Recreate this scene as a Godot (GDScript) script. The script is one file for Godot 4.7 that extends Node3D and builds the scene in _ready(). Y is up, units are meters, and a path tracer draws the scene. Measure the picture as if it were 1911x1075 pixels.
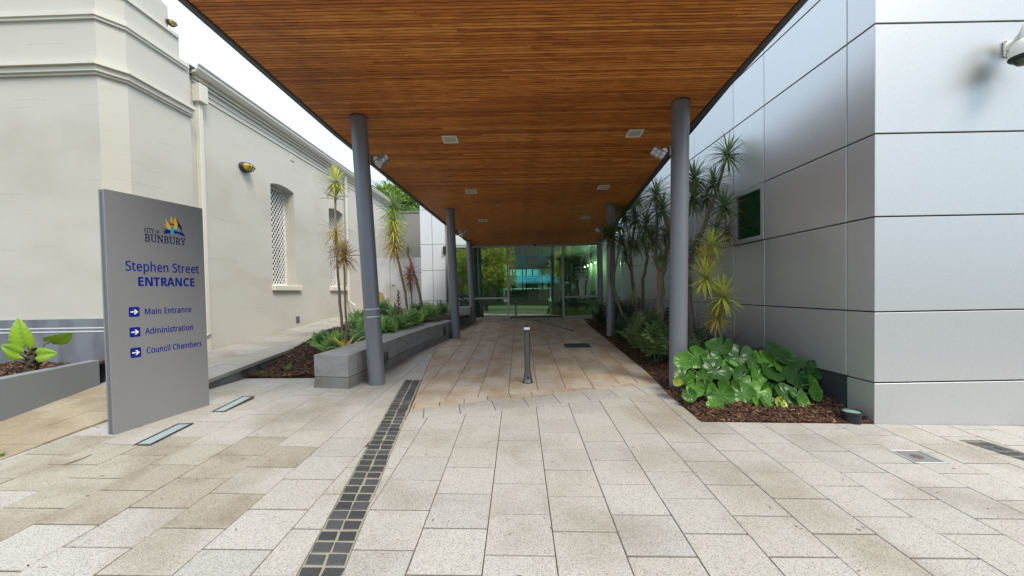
extends Node3D
# x right, y up, depth d runs along -z from the camera. Ground rises gently towards the entrance.
const YAW := 0.022
var M := {}
var rng := RandomNumberGenerator.new()

# ------------------------------------------------------------------ helpers
func V(x: float, y: float, d: float) -> Vector3: return Vector3(x, y, -d)
func lin(r: float, g: float, b: float, a := 1.0) -> Color: return Color(r, g, b, a).linear_to_srgb()
func rf(a: float, b: float) -> float: return rng.randf_range(a, b)

func gnd(x: float, d: float) -> float:
	var t := clampf((d - 4.2) / 2.5, 0.0, 1.0)
	t = t * t * (3.0 - 2.0 * t)
	return 0.046 * clampf(d, -3.0, 16.0) - 0.03 * (1.0 - t) * clampf(x, -7.0, 8.0)

func ramp(x: float, d: float) -> float:
	var e := 0.29
	var pts := [[3.3, 0.288], [4.15, 0.345], [5.55, 0.453], [9.58, 0.703], [12.0, 0.86], [17.0, 1.02]]
	if d <= 3.3:
		e = gnd(-4.27, d) + 0.004
	else:
		for i in 5:
			if d >= pts[i][0]:
				e = lerpf(pts[i][1], pts[i + 1][1], (d - pts[i][0]) / (pts[i + 1][0] - pts[i][0]))
	return e + clampf((d - 3.0) / 4.0, 0.3, 1.0) * 0.05 * (-4.27 - x)

func bed(x: float, d: float) -> float:
	return lerpf(gnd(x, d) + 0.01, 0.8, smoothstep(6.2, 9.5, d)) + (0.1 if d > 10.0 else 0.0)

func st() -> SurfaceTool:
	var s := SurfaceTool.new()
	s.begin(Mesh.PRIMITIVE_TRIANGLES)
	s.set_smooth_group(-1)
	return s

func tri(s: SurfaceTool, a: Vector3, b: Vector3, c: Vector3, out: Vector3) -> void:
	s.add_vertex(a)
	if (b - a).cross(c - a).dot(out) > 0.0:
		s.add_vertex(c)
		s.add_vertex(b)
	else:
		s.add_vertex(b)
		s.add_vertex(c)

func quad(s: SurfaceTool, a: Vector3, b: Vector3, c: Vector3, d: Vector3, out: Vector3) -> void:
	tri(s, a, b, c, out)
	tri(s, a, c, d, out)

func done(s: SurfaceTool) -> ArrayMesh:
	s.generate_normals()
	return s.commit()

func corner(h: Vector3, b: float, sg: Vector3, axis: int) -> Vector3:
	var p := Vector3(sg.x * (h.x - b), sg.y * (h.y - b), sg.z * (h.z - b))
	p[axis] = sg[axis] * h[axis]
	return p

func box(s: SurfaceTool, t: Transform3D, size: Vector3, b := 0.0) -> void:
	var h := size * 0.5
	for ax in 3:
		var u := (ax + 1) % 3
		var w := (ax + 2) % 3
		for sg in [-1.0, 1.0]:
			var q := []
			for k in [[-1, -1], [1, -1], [1, 1], [-1, 1]]:
				var sv := Vector3.ZERO
				sv[ax] = sg
				sv[u] = k[0]
				sv[w] = k[1]
				q.append(t * corner(h, b, sv, ax))
			var o := Vector3.ZERO
			o[ax] = sg
			quad(s, q[0], q[1], q[2], q[3], t.basis * o)
	if b <= 0.0:
		return
	for w in 3:
		var a1 := (w + 1) % 3
		var a2 := (w + 2) % 3
		for s1 in [-1.0, 1.0]:
			for s2 in [-1.0, 1.0]:
				var lo := Vector3.ZERO
				lo[a1] = s1
				lo[a2] = s2
				lo[w] = -1.0
				var hi := lo
				hi[w] = 1.0
				var o := lo
				o[w] = 0.0
				quad(s, t * corner(h, b, lo, a1), t * corner(h, b, lo, a2), t * corner(h, b, hi, a2), t * corner(h, b, hi, a1), t.basis * o)
	for x in [-1.0, 1.0]:
		for y in [-1.0, 1.0]:
			for z in [-1.0, 1.0]:
				var sv := Vector3(x, y, z)
				tri(s, t * corner(h, b, sv, 0), t * corner(h, b, sv, 1), t * corner(h, b, sv, 2), t.basis * sv)

# a box given by its extents in x, y and depth
func ext(s: SurfaceTool, x0: float, x1: float, y0: float, y1: float, d0: float, d1: float, b := 0.0) -> void:
	box(s, Transform3D(Basis(), V((x0 + x1) / 2, (y0 + y1) / 2, (d0 + d1) / 2)), Vector3(absf(x1 - x0), absf(y1 - y0), absf(d1 - d0)), b)

func bar(s: SurfaceTool, a: Vector3, b: Vector3, w: float, h: float, up := Vector3.UP) -> void:
	var z := (b - a).normalized()
	var x := up.cross(z).normalized()
	var y := z.cross(x)
	box(s, Transform3D(Basis(x, y, z), (a + b) / 2), Vector3(w, h, (b - a).length()), minf(w, h) * 0.12)

func tube(s: SurfaceTool, pts: Array, radii: Array, sides := 10, caps := true) -> void:
	s.set_smooth_group(1)
	var rings := []
	var side := Vector3.ZERO
	for i in pts.size():
		var dir: Vector3 = (pts[mini(i + 1, pts.size() - 1)] - pts[maxi(i - 1, 0)]).normalized()
		if i == 0:
			side = dir.cross(Vector3.RIGHT if absf(dir.x) < 0.8 else Vector3.UP).normalized()
		else:
			side = (side - dir * side.dot(dir)).normalized()
		var other := dir.cross(side)
		var ring := []
		for k in sides:
			var a := TAU * k / sides
			ring.append(pts[i] + (side * cos(a) + other * sin(a)) * radii[i])
		rings.append(ring)
	for i in pts.size() - 1:
		for k in sides:
			var k2 := (k + 1) % sides
			var mid: Vector3 = (pts[i] + pts[i + 1]) * 0.5
			quad(s, rings[i][k], rings[i][k2], rings[i + 1][k2], rings[i + 1][k], (rings[i][k] + rings[i + 1][k2]) * 0.5 - mid)
	s.set_smooth_group(-1)
	if caps:
		for e in [0, pts.size() - 1]:
			var o: Vector3 = pts[0] - pts[1] if e == 0 else pts[e] - pts[e - 1]
			for k in sides:
				tri(s, pts[e], rings[e][k], rings[e][(k + 1) % sides], o)

# profile of Vector2(radius, height) turned about the y axis of t
func lathe(s: SurfaceTool, t: Transform3D, prof: Array, sides := 20) -> void:
	for i in prof.size() - 1:
		var p: Vector2 = prof[i]
		var q: Vector2 = prof[i + 1]
		for k in sides:
			var a := TAU * k / sides
			var b := TAU * (k + 1) / sides
			var ca := Vector3(cos(a), 0, sin(a))
			var cb := Vector3(cos(b), 0, sin(b))
			var nrm := Vector2(q.y - p.y, p.x - q.x)
			var out := (ca + cb) * 0.5 * nrm.x + Vector3.UP * nrm.y
			s.set_smooth_group(1 if absf(nrm.x) > absf(nrm.y) else -1)
			var v := [t * (ca * p.x + Vector3.UP * p.y), t * (cb * p.x + Vector3.UP * p.y), t * (cb * q.x + Vector3.UP * q.y), t * (ca * q.x + Vector3.UP * q.y)]
			if p.x > 0.0:
				tri(s, v[0], v[1], v[2], t.basis * out)
			if q.x > 0.0:
				tri(s, v[0], v[2], v[3], t.basis * out)
	s.set_smooth_group(-1)

# polygon in the xy plane of t, given thickness along its z (centred on z0..z1)
func extrude(s: SurfaceTool, t: Transform3D, poly: PackedVector2Array, z0: float, z1: float) -> void:
	var ids := Geometry2D.triangulate_polygon(poly)
	for i in range(0, ids.size(), 3):
		for z in [z0, z1]:
			var p := []
			for k in 3:
				p.append(t * Vector3(poly[ids[i + k]].x, poly[ids[i + k]].y, z))
			tri(s, p[0], p[1], p[2], t.basis * Vector3(0, 0, 1.0 if z == maxf(z0, z1) else -1.0))
	var cw := Geometry2D.is_polygon_clockwise(poly)
	for i in poly.size():
		var a := poly[i]
		var b := poly[(i + 1) % poly.size()]
		var n := Vector2((b - a).y, -(b - a).x) * (-1.0 if cw else 1.0)
		quad(s, t * Vector3(a.x, a.y, z0), t * Vector3(b.x, b.y, z0), t * Vector3(b.x, b.y, z1), t * Vector3(a.x, a.y, z1), t.basis * Vector3(n.x, n.y, 0))

func thing(called: String, label: String, category: String, at := Vector3.ZERO, group := "") -> Node3D:
	var o := Node3D.new()
	o.name = called
	o.position = at
	add_child(o, true)
	meta(o, label, category, group)
	return o

func meta(o: Node, label: String, category := "", group := "", kind := "") -> void:
	if label: o.set_meta("label", label)
	if category: o.set_meta("category", category)
	if group: o.set_meta("group", group)
	if kind: o.set_meta("kind", kind)

func put(called: String, mesh: Mesh, mat: Material, parent: Node = null, kind := "") -> MeshInstance3D:
	var o := MeshInstance3D.new()
	o.name = called
	o.mesh = mesh
	o.material_override = mat
	if parent == null: parent = self
	parent.add_child(o, true)
	if kind: o.set_meta("kind", kind)
	return o

func scatter(called: String, mesh: Mesh, mat: Material, where: Array, tints: Array, parent: Node = null) -> MultiMeshInstance3D:
	var mm := MultiMesh.new()
	mm.transform_format = MultiMesh.TRANSFORM_3D
	mm.use_colors = true
	mm.mesh = mesh
	mm.instance_count = where.size()
	for i in where.size():
		mm.set_instance_transform(i, where[i])
		mm.set_instance_color(i, tints[i])
	var o := MultiMeshInstance3D.new()
	o.name = called
	o.multimesh = mm
	o.material_override = mat
	if parent == null: parent = self
	parent.add_child(o, true)
	o.set_meta("kind", "stuff")
	return o

# ------------------------------------------------------------------ materials
func noise_tex(freq: float, ramp_cols: Array, size := 512, octaves := 4, sd := 1, as_normal := false) -> NoiseTexture2D:
	var n := FastNoiseLite.new()
	n.seed = sd
	n.frequency = freq
	n.noise_type = FastNoiseLite.TYPE_SIMPLEX_SMOOTH
	n.fractal_octaves = octaves
	var t := NoiseTexture2D.new()
	t.width = size
	t.height = size
	t.seamless = true
	t.noise = n
	t.as_normal_map = as_normal
	if ramp_cols.size():
		var g := Gradient.new()
		var offs := PackedFloat32Array()
		var cols := PackedColorArray()
		for c in ramp_cols:
			offs.append(c[0])
			cols.append(c[1])
		g.offsets = offs
		g.colors = cols
		t.color_ramp = g
	return t

# speckled stone: fine grain with light and dark chips
func speckle(size: int, chips: int, dark: float, light: float, sd: int, base := 0.86) -> ImageTexture:
	var r := RandomNumberGenerator.new()
	r.seed = sd
	var im := Image.create(size, size, false, Image.FORMAT_RGB8)
	for y in size:
		for x in size:
			var v := base + r.randf_range(-0.07, 0.06)
			im.set_pixel(x, y, Color(v, v * 0.995, v * 0.985))
	for i in chips:
		var x := r.randi() % size
		var y := r.randi() % size
		var w := 1 + r.randi() % 4
		var h := 1 + r.randi() % 3
		var v := dark * r.randf_range(0.8, 1.3) if r.randf() < 0.62 else light
		var c := Color(v, v * r.randf_range(0.94, 1.0), v * r.randf_range(0.86, 1.0))
		for a in w:
			for b in h:
				if (a == 0 or a == w - 1) and (b == 0 or b == h - 1) and w > 2 and h > 1 and r.randf() < 0.6:
					continue
				im.set_pixel((x + a) % size, (y + b) % size, c)
	return ImageTexture.create_from_image(im)

# painted render with broken hairline cracks along the courses behind it
func hairlines() -> ImageTexture:
	var r := RandomNumberGenerator.new()
	r.seed = 77
	var n := 1024
	var im := Image.create(n, n, false, Image.FORMAT_RGB8)
	for y in n:
		for x in n:
			var v := 0.965 + r.randf_range(-0.02, 0.02)
			im.set_pixel(x, y, Color(v, v, v))
	# patched areas and faint runs of dirt
	for i in 26:
		var px := r.randi() % n
		var py := r.randi() % n
		var pw := 30 + r.randi() % 150
		var ph := 20 + r.randi() % 90
		var dv := r.randf_range(-0.016, 0.01)
		for y in ph:
			for x in pw:
				var e := minf(1.0, minf(minf(x, pw - x), minf(y, ph - y)) / 26.0)
				var c := im.get_pixel((px + x) % n, (py + y) % n)
				im.set_pixel((px + x) % n, (py + y) % n, Color(c.r + dv * e, c.g + dv * e, c.b + dv * e * 1.2))
	for i in 62:
		var y := (i * 67 + r.randi() % 14) % n
		var x := r.randi() % n
		var k := r.randf_range(0.78, 0.92)
		var yy := float(y)
		for j in 30 + r.randi() % 170:
			yy += r.randf_range(-0.35, 0.35)
			if r.randf() < 0.12: continue
			im.set_pixel((x + j) % n, posmod(int(yy), n), Color(k, k * 0.985, k * 0.96))
			if r.randf() < 0.5: im.set_pixel((x + j) % n, posmod(int(yy) + 1, n), Color(0.99, 0.99, 0.99))
	return ImageTexture.create_from_image(im)

func mat(col: Color, rough: float, metal := 0.0, spec := 0.5) -> StandardMaterial3D:
	var m := StandardMaterial3D.new()
	m.albedo_color = col
	m.roughness = rough
	m.metallic = metal
	m.metallic_specular = spec
	return m

func tri_tex(m: StandardMaterial3D, tex: Texture2D, scale: Vector3) -> StandardMaterial3D:
	m.albedo_texture = tex
	m.uv1_triplanar = true
	m.uv1_world_triplanar = true
	m.uv1_scale = scale
	return m

func stain(m: StandardMaterial3D, tex: Texture2D, scale: Vector3, offset := Vector3.ZERO) -> StandardMaterial3D:
	m.detail_enabled = true
	m.detail_albedo = tex
	m.detail_blend_mode = BaseMaterial3D.BLEND_MODE_MUL
	m.detail_uv_layer = BaseMaterial3D.DETAIL_UV_2
	m.uv2_triplanar = true
	m.uv2_world_triplanar = true
	m.uv2_scale = scale
	m.uv2_offset = offset
	return m

func relief(m: StandardMaterial3D, tex: Texture2D, amount: float) -> StandardMaterial3D:
	m.heightmap_enabled = true
	m.heightmap_texture = tex
	m.heightmap_scale = amount
	m.uv1_triplanar = true
	m.uv1_world_triplanar = true
	return m

func leafy(col: Color, rough := 0.42, back := 0.35) -> StandardMaterial3D:
	var m := mat(col, rough)
	m.backlight_enabled = true
	m.backlight = Color(back, back, back)
	m.cull_mode = BaseMaterial3D.CULL_DISABLED
	return m

func materials() -> void:
	var W := Color.WHITE
	var grit := speckle(1024, 52000, 0.52, 1.0, 11)
	var grit2 := speckle(512, 9000, 0.62, 0.98, 12)
	var fine := speckle(512, 1500, 0.78, 0.94, 13, 0.92)
	var blotch := noise_tex(0.006, [[0.0, Color(0.85, 0.825, 0.78)], [0.42, Color(0.96, 0.952, 0.94)], [0.6, W], [1.0, W]], 512, 5, 4)
	var grime := noise_tex(0.008, [[0.0, Color(0.62, 0.55, 0.45)], [0.4, Color(0.86, 0.82, 0.76)], [0.65, W], [1.0, W]], 512, 5, 5)
	var rust := noise_tex(0.007, [[0.0, Color(0.88, 0.78, 0.67)], [0.45, Color(0.95, 0.91, 0.87)], [0.7, W], [1.0, W]], 512, 5, 6)
	var bump := noise_tex(0.06, [], 512, 4, 7)
	var trowel := noise_tex(0.012, [], 512, 4, 8)
	M.front_pavers = []
	for c in [[0.585, 0.562, 0.535], [0.57, 0.55, 0.527], [0.605, 0.585, 0.562], [0.575, 0.55, 0.512], [0.55, 0.535, 0.517], [0.595, 0.57, 0.548]]:
		M.front_pavers.append(stain(tri_tex(mat(lin(c[0], c[1], c[2]), 0.86), grit, Vector3.ONE * 0.66), blotch, Vector3.ONE * 0.24))
	M.brown_pavers = []
	for c in [[0.49, 0.45, 0.385], [0.53, 0.495, 0.43], [0.47, 0.43, 0.365]]:
		M.brown_pavers.append(stain(tri_tex(mat(lin(c[0], c[1], c[2]), 0.88), grit, Vector3.ONE * 0.66), blotch, Vector3.ONE * 0.5))
	M.old_pavers = []
	for c in [[0.52, 0.45, 0.33], [0.47, 0.40, 0.29], [0.56, 0.50, 0.39], [0.50, 0.43, 0.31]]:
		M.old_pavers.append(stain(tri_tex(mat(lin(c[0], c[1], c[2]), 0.9), grit, Vector3.ONE * 0.66), blotch, Vector3.ONE * 0.4))
	M.rust_pavers = []
	for c in [[0.65, 0.565, 0.485], [0.62, 0.55, 0.48], [0.67, 0.585, 0.50], [0.64, 0.55, 0.46], [0.60, 0.53, 0.47]]:
		M.rust_pavers.append(stain(tri_tex(mat(lin(c[0], c[1], c[2]), 0.72), grit2, Vector3.ONE * 0.9), rust, Vector3(0.5, 0.5, 0.28)))
	M.joint = stain(mat(lin(0.10, 0.078, 0.052), 0.95), grime, Vector3.ONE * 0.8)
	M.grout = tri_tex(mat(lin(0.40, 0.37, 0.29), 0.95), grit2, Vector3.ONE * 2.0)
	M.setts = []
	for c in [0.055, 0.075, 0.065, 0.095]:
		M.setts.append(relief(tri_tex(mat(lin(c, c * 1.0, c * 1.12), 0.62), grit2, Vector3.ONE * 2.2), bump, 0.5))
	M.block = relief(stain(tri_tex(mat(lin(0.44, 0.445, 0.46), 0.85), grit2, Vector3.ONE * 1.4), blotch, Vector3.ONE * 0.7), bump, 0.06)
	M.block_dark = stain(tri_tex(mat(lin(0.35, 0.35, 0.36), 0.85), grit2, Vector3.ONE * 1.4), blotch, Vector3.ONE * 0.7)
	M.render = relief(stain(tri_tex(mat(lin(0.60, 0.58, 0.53), 0.88), hairlines(), Vector3(0.2, 0.2, 0.2)), noise_tex(0.004, [[0.0, Color(0.94, 0.93, 0.91)], [0.5, W], [1.0, W]], 512, 5, 9), Vector3(0.14, 0.22, 0.14)), trowel, 0.3)
	M.trim = relief(mat(lin(0.66, 0.635, 0.565), 0.7), trowel, 0.2)
	M.plinth = stain(mat(lin(0.20, 0.215, 0.25), 0.75), noise_tex(0.01, [[0.0, Color(0.78, 0.78, 0.8)], [0.55, W], [1.0, W]], 256, 4, 10), Vector3(0.7, 0.25, 0.7))
	M.kerb = stain(mat(lin(0.15, 0.165, 0.175), 0.85), grime, Vector3.ONE * 0.8)
	M.white_line = mat(lin(0.68, 0.7, 0.74), 0.6)
	# brushed aluminium composite cladding
	M.panel = relief(tri_tex(mat(lin(0.75, 0.757, 0.785), 0.40, 0.62), fine, Vector3.ONE * 1.5), bump, 0.02)
	M.panel2 = relief(tri_tex(mat(lin(0.725, 0.732, 0.762), 0.41, 0.62), fine, Vector3.ONE * 1.5), bump, 0.02)
	M.white_panel = mat(lin(0.72, 0.73, 0.78), 0.4, 0.2)
	M.white_wall = stain(mat(lin(0.62, 0.62, 0.64), 0.7), blotch, Vector3.ONE * 0.2)
	M.gap = mat(lin(0.02, 0.02, 0.024), 0.8)
	M.slats = []
	var wood := noise_tex(0.02, [[0.0, Color(0.6, 0.55, 0.52)], [0.35, Color(0.86, 0.83, 0.8)], [0.6, W], [1.0, Color(1.0, 0.97, 0.9)]], 512, 5, 14)
	for c in [[0.72, 0.262, 0.056], [0.78, 0.30, 0.068], [0.68, 0.24, 0.05], [0.62, 0.212, 0.045], [0.74, 0.275, 0.058], [0.84, 0.35, 0.09], [0.48, 0.155, 0.036], [0.58, 0.195, 0.044]]:
		M.slats.append(stain(tri_tex(mat(lin(c[0], c[1], c[2]), 0.5), wood, Vector3(0.25, 3.0, 4.0)), noise_tex(0.005, [[0.0, Color(0.82, 0.78, 0.75)], [0.5, W], [1.0, W]], 256, 3, 15), Vector3(0.16, 0.16, 0.3)))
	M.steel = relief(mat(lin(0.20, 0.21, 0.245), 0.42, 0.25), bump, 0.03)
	M.beam = mat(lin(0.10, 0.105, 0.12), 0.5, 0.3)
	M.tape = mat(lin(0.62, 0.6, 0.55), 0.5)
	M.stainless = mat(lin(0.50, 0.49, 0.46), 0.28, 1.0)
	M.chrome = mat(lin(0.62, 0.62, 0.62), 0.22, 1.0)
	M.galv = mat(lin(0.45, 0.46, 0.46), 0.4, 0.8)
	M.dull = mat(lin(0.17, 0.16, 0.145), 0.36, 0.85)
	M.white = mat(lin(0.78, 0.78, 0.78), 0.45)
	M.cream = mat(lin(0.72, 0.71, 0.64), 0.45)
	M.black = mat(lin(0.014, 0.014, 0.018), 0.5)
	M.charcoal = mat(lin(0.04, 0.042, 0.05), 0.55)
	M.dark_room = mat(lin(0.03, 0.035, 0.035), 0.9)
	M.frame = mat(lin(0.50, 0.52, 0.54), 0.4, 0.5)
	M.sign = relief(tri_tex(mat(lin(0.37, 0.375, 0.405), 0.42, 0.35), fine, Vector3.ONE * 2.0), bump, 0.02)
	M.sign_edge = mat(lin(0.15, 0.175, 0.21), 0.5, 0.2)
	M.ink = mat(lin(0.008, 0.018, 0.22), 0.6, 0.0, 0.25)
	M.navy = mat(lin(0.010, 0.012, 0.085), 0.6, 0.0, 0.25)
	M.yellow = mat(lin(0.80, 0.52, 0.04), 0.5)
	M.orange = mat(lin(0.75, 0.16, 0.04), 0.5)
	M.red = mat(lin(0.35, 0.04, 0.03), 0.5)
	M.teal = mat(lin(0.06, 0.42, 0.55), 0.5)
	M.amber = mat(lin(0.75, 0.47, 0.08), 0.25)
	# green solar glass with a reflective coating
	M.glass = mat(Color(0.66, 0.96, 0.82, 0.0), 0.0)
	M.glass.refraction_enabled = true
	M.glass.refraction_scale = 0.25
	M.glass.transparency = BaseMaterial3D.TRANSPARENCY_ALPHA
	M.tint_glass = mat(lin(0.008, 0.045, 0.018), 0.06, 0.0, 0.9)
	M.lens = mat(lin(0.25, 0.42, 0.36), 0.08, 0.0, 0.8)
	M.light_glass = mat(lin(0.36, 0.45, 0.48), 0.12, 0.0, 0.8)
	M.diffuser = mat(lin(0.52, 0.53, 0.43), 0.35)
	M.mulch_soil = stain(mat(lin(0.05, 0.026, 0.016), 0.95), grime, Vector3.ONE * 1.5)
	M.chip = mat(Color.WHITE, 0.85)
	M.chip.vertex_color_use_as_albedo = true
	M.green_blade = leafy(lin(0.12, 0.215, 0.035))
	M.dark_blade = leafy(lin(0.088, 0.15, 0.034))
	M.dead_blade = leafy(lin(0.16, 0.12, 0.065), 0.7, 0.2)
	M.lime_blade = leafy(lin(0.50, 0.54, 0.065), 0.42, 0.5)
	M.gold_blade = leafy(lin(0.54, 0.43, 0.06), 0.42, 0.5)
	M.bronze_blade = leafy(lin(0.50, 0.26, 0.075), 0.42, 0.5)
	M.red_blade = leafy(lin(0.44, 0.16, 0.08))
	M.trunk = relief(tri_tex(mat(lin(0.42, 0.33, 0.25), 0.85), grit2, Vector3(1.0, 3.5, 1.0)), bump, 0.8)
	M.grey_trunk = relief(tri_tex(mat(lin(0.27, 0.225, 0.17), 0.85), grit2, Vector3(1.0, 3.5, 1.0)), bump, 0.8)
	M.bark = relief(tri_tex(mat(lin(0.12, 0.09, 0.065), 0.9), grit2, Vector3(1.5, 0.5, 1.5)), bump, 1.5)
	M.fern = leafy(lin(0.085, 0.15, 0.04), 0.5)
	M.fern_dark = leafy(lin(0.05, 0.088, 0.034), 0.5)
	M.lush = leafy(lin(0.13, 0.31, 0.035), 0.4, 0.5)
	M.lush2 = leafy(lin(0.20, 0.40, 0.045), 0.4, 0.5)
	M.big_leaf = []
	for c in [[0.066, 0.185, 0.022], [0.046, 0.135, 0.019], [0.10, 0.25, 0.028], [0.032, 0.10, 0.02]]:
		var m := leafy(lin(c[0], c[1], c[2]), 0.3, 0.25)
		m.vertex_color_use_as_albedo = true
		m.metallic_specular = 0.38
		M.big_leaf.append(m)
	M.sick_leaf = leafy(lin(0.30, 0.34, 0.025), 0.35, 0.4)
	M.sick_leaf.vertex_color_use_as_albedo = true
	M.ear_leaf = leafy(lin(0.27, 0.45, 0.035), 0.35, 0.5)
	M.ear_leaf.vertex_color_use_as_albedo = true
	M.stalk = mat(lin(0.16, 0.27, 0.06), 0.5)
	M.tree_leaf = leafy(Color.WHITE, 0.5, 0.5)
	M.tree_leaf.vertex_color_use_as_albedo = true
	M.grass = leafy(lin(0.16, 0.30, 0.04), 0.6)
	M.lawn = stain(tri_tex(mat(lin(0.10, 0.18, 0.035), 0.95), grit, Vector3.ONE * 1.0), blotch, Vector3.ONE * 0.1)
	M.asphalt = tri_tex(mat(lin(0.06, 0.06, 0.062), 0.9), grit, Vector3.ONE * 0.8)
	M.timber = tri_tex(mat(lin(0.42, 0.30, 0.13), 0.8), wood, Vector3(6.0, 0.6, 6.0))
	M.earth = stain(mat(lin(0.20, 0.17, 0.12), 0.95), grime, Vector3.ONE * 0.1)
	M.awning = mat(lin(0.06, 0.33, 0.42), 0.6)
	M.facade = mat(lin(0.10, 0.085, 0.07), 0.8)
	M.hall_wall = mat(lin(0.14, 0.2, 0.18), 0.8)
	M.hall_floor = mat(lin(0.16, 0.17, 0.16), 0.25)
	M.brown = mat(lin(0.09, 0.05, 0.03), 0.5)
	M.terracotta = mat(lin(0.36, 0.17, 0.09), 0.9)

# ------------------------------------------------------------------ paving
func inset(poly: PackedVector2Array, d: float) -> PackedVector2Array:
	var n := poly.size()
	var out := PackedVector2Array()
	var sgn := -1.0 if Geometry2D.is_polygon_clockwise(poly) else 1.0
	for i in n:
		var e1 := (poly[i] - poly[(i + n - 1) % n]).normalized()
		var e2 := (poly[(i + 1) % n] - poly[i]).normalized()
		var n1 := Vector2(-e1.y, e1.x) * sgn
		var n2 := Vector2(-e2.y, e2.x) * sgn
		var b := n1 + n2
		var l := maxf(b.length_squared() * 0.5, 0.35)
		out.append(poly[i] + b * (d / l))
	return out

func poly_area(p: PackedVector2Array) -> float:
	var a := 0.0
	for i in p.size():
		a += p[i].cross(p[(i + 1) % p.size()])
	return absf(a) * 0.5

func tidy(poly: PackedVector2Array) -> PackedVector2Array:
	var p := []
	for q in poly:
		if p.is_empty() or q.distance_to(p[p.size() - 1]) > 0.006:
			p.append(q)
	while p.size() > 2 and p[0].distance_to(p[p.size() - 1]) < 0.006:
		p.pop_back()
	var i := 0
	while p.size() > 3 and i < p.size():
		var a: Vector2 = p[(i + p.size() - 1) % p.size()]
		var b: Vector2 = p[i]
		var c: Vector2 = p[(i + 1) % p.size()]
		if absf((b - a).normalized().cross((c - b).normalized())) < 0.02:
			p.remove_at(i)
		else:
			i += 1
	return PackedVector2Array(p)

# one stone: polygon in (x, d), top laid on the height function with a small chamfer
func stone(s: SurfaceTool, poly: PackedVector2Array, hf: Callable, lift := 0.0, thick := 0.05, joint := 0.0038, cham := 0.0028) -> bool:
	poly = tidy(poly)
	if poly.size() < 3 or poly_area(poly) < 0.0025:
		return false
	var o := inset(poly, joint)
	var i := inset(poly, joint + cham)
	var ids := Geometry2D.triangulate_polygon(i) if i.size() > 2 else PackedInt32Array()
	if ids.is_empty():
		# slivers and notches: shrink as a whole, without a chamfer
		var best := 0.0006
		for q in Geometry2D.offset_polygon(poly, -joint - 0.001, Geometry2D.JOIN_MITER):
			if poly_area(q) > best:
				best = poly_area(q)
				i = q
				ids = Geometry2D.triangulate_polygon(q)
		if ids.is_empty():
			return false
		o = i
		cham = 0.0
	var to := []
	var ti := []
	var tilt := Vector2(rf(-0.004, 0.004), rf(-0.004, 0.004))
	for k in o.size():
		var h: float = hf.call(o[k].x, o[k].y) + lift + tilt.dot(o[k] - o[0])
		to.append(V(o[k].x, h - cham, o[k].y))
		ti.append(V(i[k].x, h, i[k].y))
	for k in range(0, ids.size(), 3):
		tri(s, ti[ids[k]], ti[ids[k + 1]], ti[ids[k + 2]], Vector3.UP)
	var c := Vector3.ZERO
	for p in to: c += p
	c /= to.size()
	for k in o.size():
		var k2 := (k + 1) % o.size()
		var out: Vector3 = (to[k] + to[k2]) * 0.5 - c
		out.y = 0.0
		quad(s, to[k], to[k2], ti[k2], ti[k], out + Vector3.UP * 0.3)
		quad(s, to[k], to[k2], to[k2] - Vector3.UP * thick, to[k] - Vector3.UP * thick, out)
	return true

func rect(x0: float, x1: float, d0: float, d1: float, skew := 0.0, about := 0.0) -> PackedVector2Array:
	return PackedVector2Array([Vector2(x0 + skew * (d0 - about), d0), Vector2(x1 + skew * (d0 - about), d0), Vector2(x1 + skew * (d1 - about), d1), Vector2(x0 + skew * (d1 - about), d1)])

func lay(cell: PackedVector2Array, region: PackedVector2Array, holes: Array, hf: Callable, mats: Array, parent: Node, called: String, rest: SurfaceTool = null, lift := 0.0) -> void:
	var todo: Array = Geometry2D.intersect_polygons(cell, region)
	for h in holes:
		var nxt := []
		for p in todo:
			var got: Array = Geometry2D.clip_polygons(p, h)
			var ring := false
			for q in got:
				if got.size() > 1 and Geometry2D.is_polygon_clockwise(q) != Geometry2D.is_polygon_clockwise(p): ring = true
			if ring:
				# the hole lies inside the stone: cut the stone through the middle of it first
				var c: float = (h[0].x + h[2].x) * 0.5
				got = []
				for half in [rect(c - 9.0, c, -9.0, 30.0), rect(c, c + 9.0, -9.0, 30.0)]:
					for q in Geometry2D.intersect_polygons(p, half):
						got.append_array(Geometry2D.clip_polygons(q, h))
			for q in got:
				nxt.append(q)
		todo = nxt
	for p in todo:
		var mid := Vector2.ZERO
		for q in p: mid += q
		mid /= p.size()
		if rest != null and (absf(mid.x) > 1.42 * mid.y + 0.45 or mid.y < 1.75):
			stone(rest, p, hf, lift)
			continue
		var s := st()
		if stone(s, p, hf, lift + rf(-0.0012, 0.0012)):
			var use := mats
			if mats == M.front_pavers and mid.x < -1.75 - rf(0.0, 0.5) and mid.y < 3.75 and mid.y > 2.3 + rf(0.0, 0.5) and mid.x > -4.2: use = M.brown_pavers
			put(called, done(s), use[rng.randi() % use.size()], parent)

func sheet(xs: Array, ds: Array, hf: Callable, lift: float) -> ArrayMesh:
	var s := st()
	s.set_smooth_group(1)
	for i in xs.size() - 1:
		for j in ds.size() - 1:
			var q := []
			for k in [[0, 0], [1, 0], [1, 1], [0, 1]]:
				var x: float = xs[i + k[0]]
				var d: float = ds[j + k[1]]
				q.append(V(x, hf.call(x, d) + lift, d))
			quad(s, q[0], q[1], q[2], q[3], Vector3.UP)
	return done(s)

func span(a: float, b: float, step: float) -> Array:
	var r := []
	var n := maxi(1, roundi((b - a) / step))
	for i in n + 1: r.append(lerpf(a, b, float(i) / n))
	return r

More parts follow.
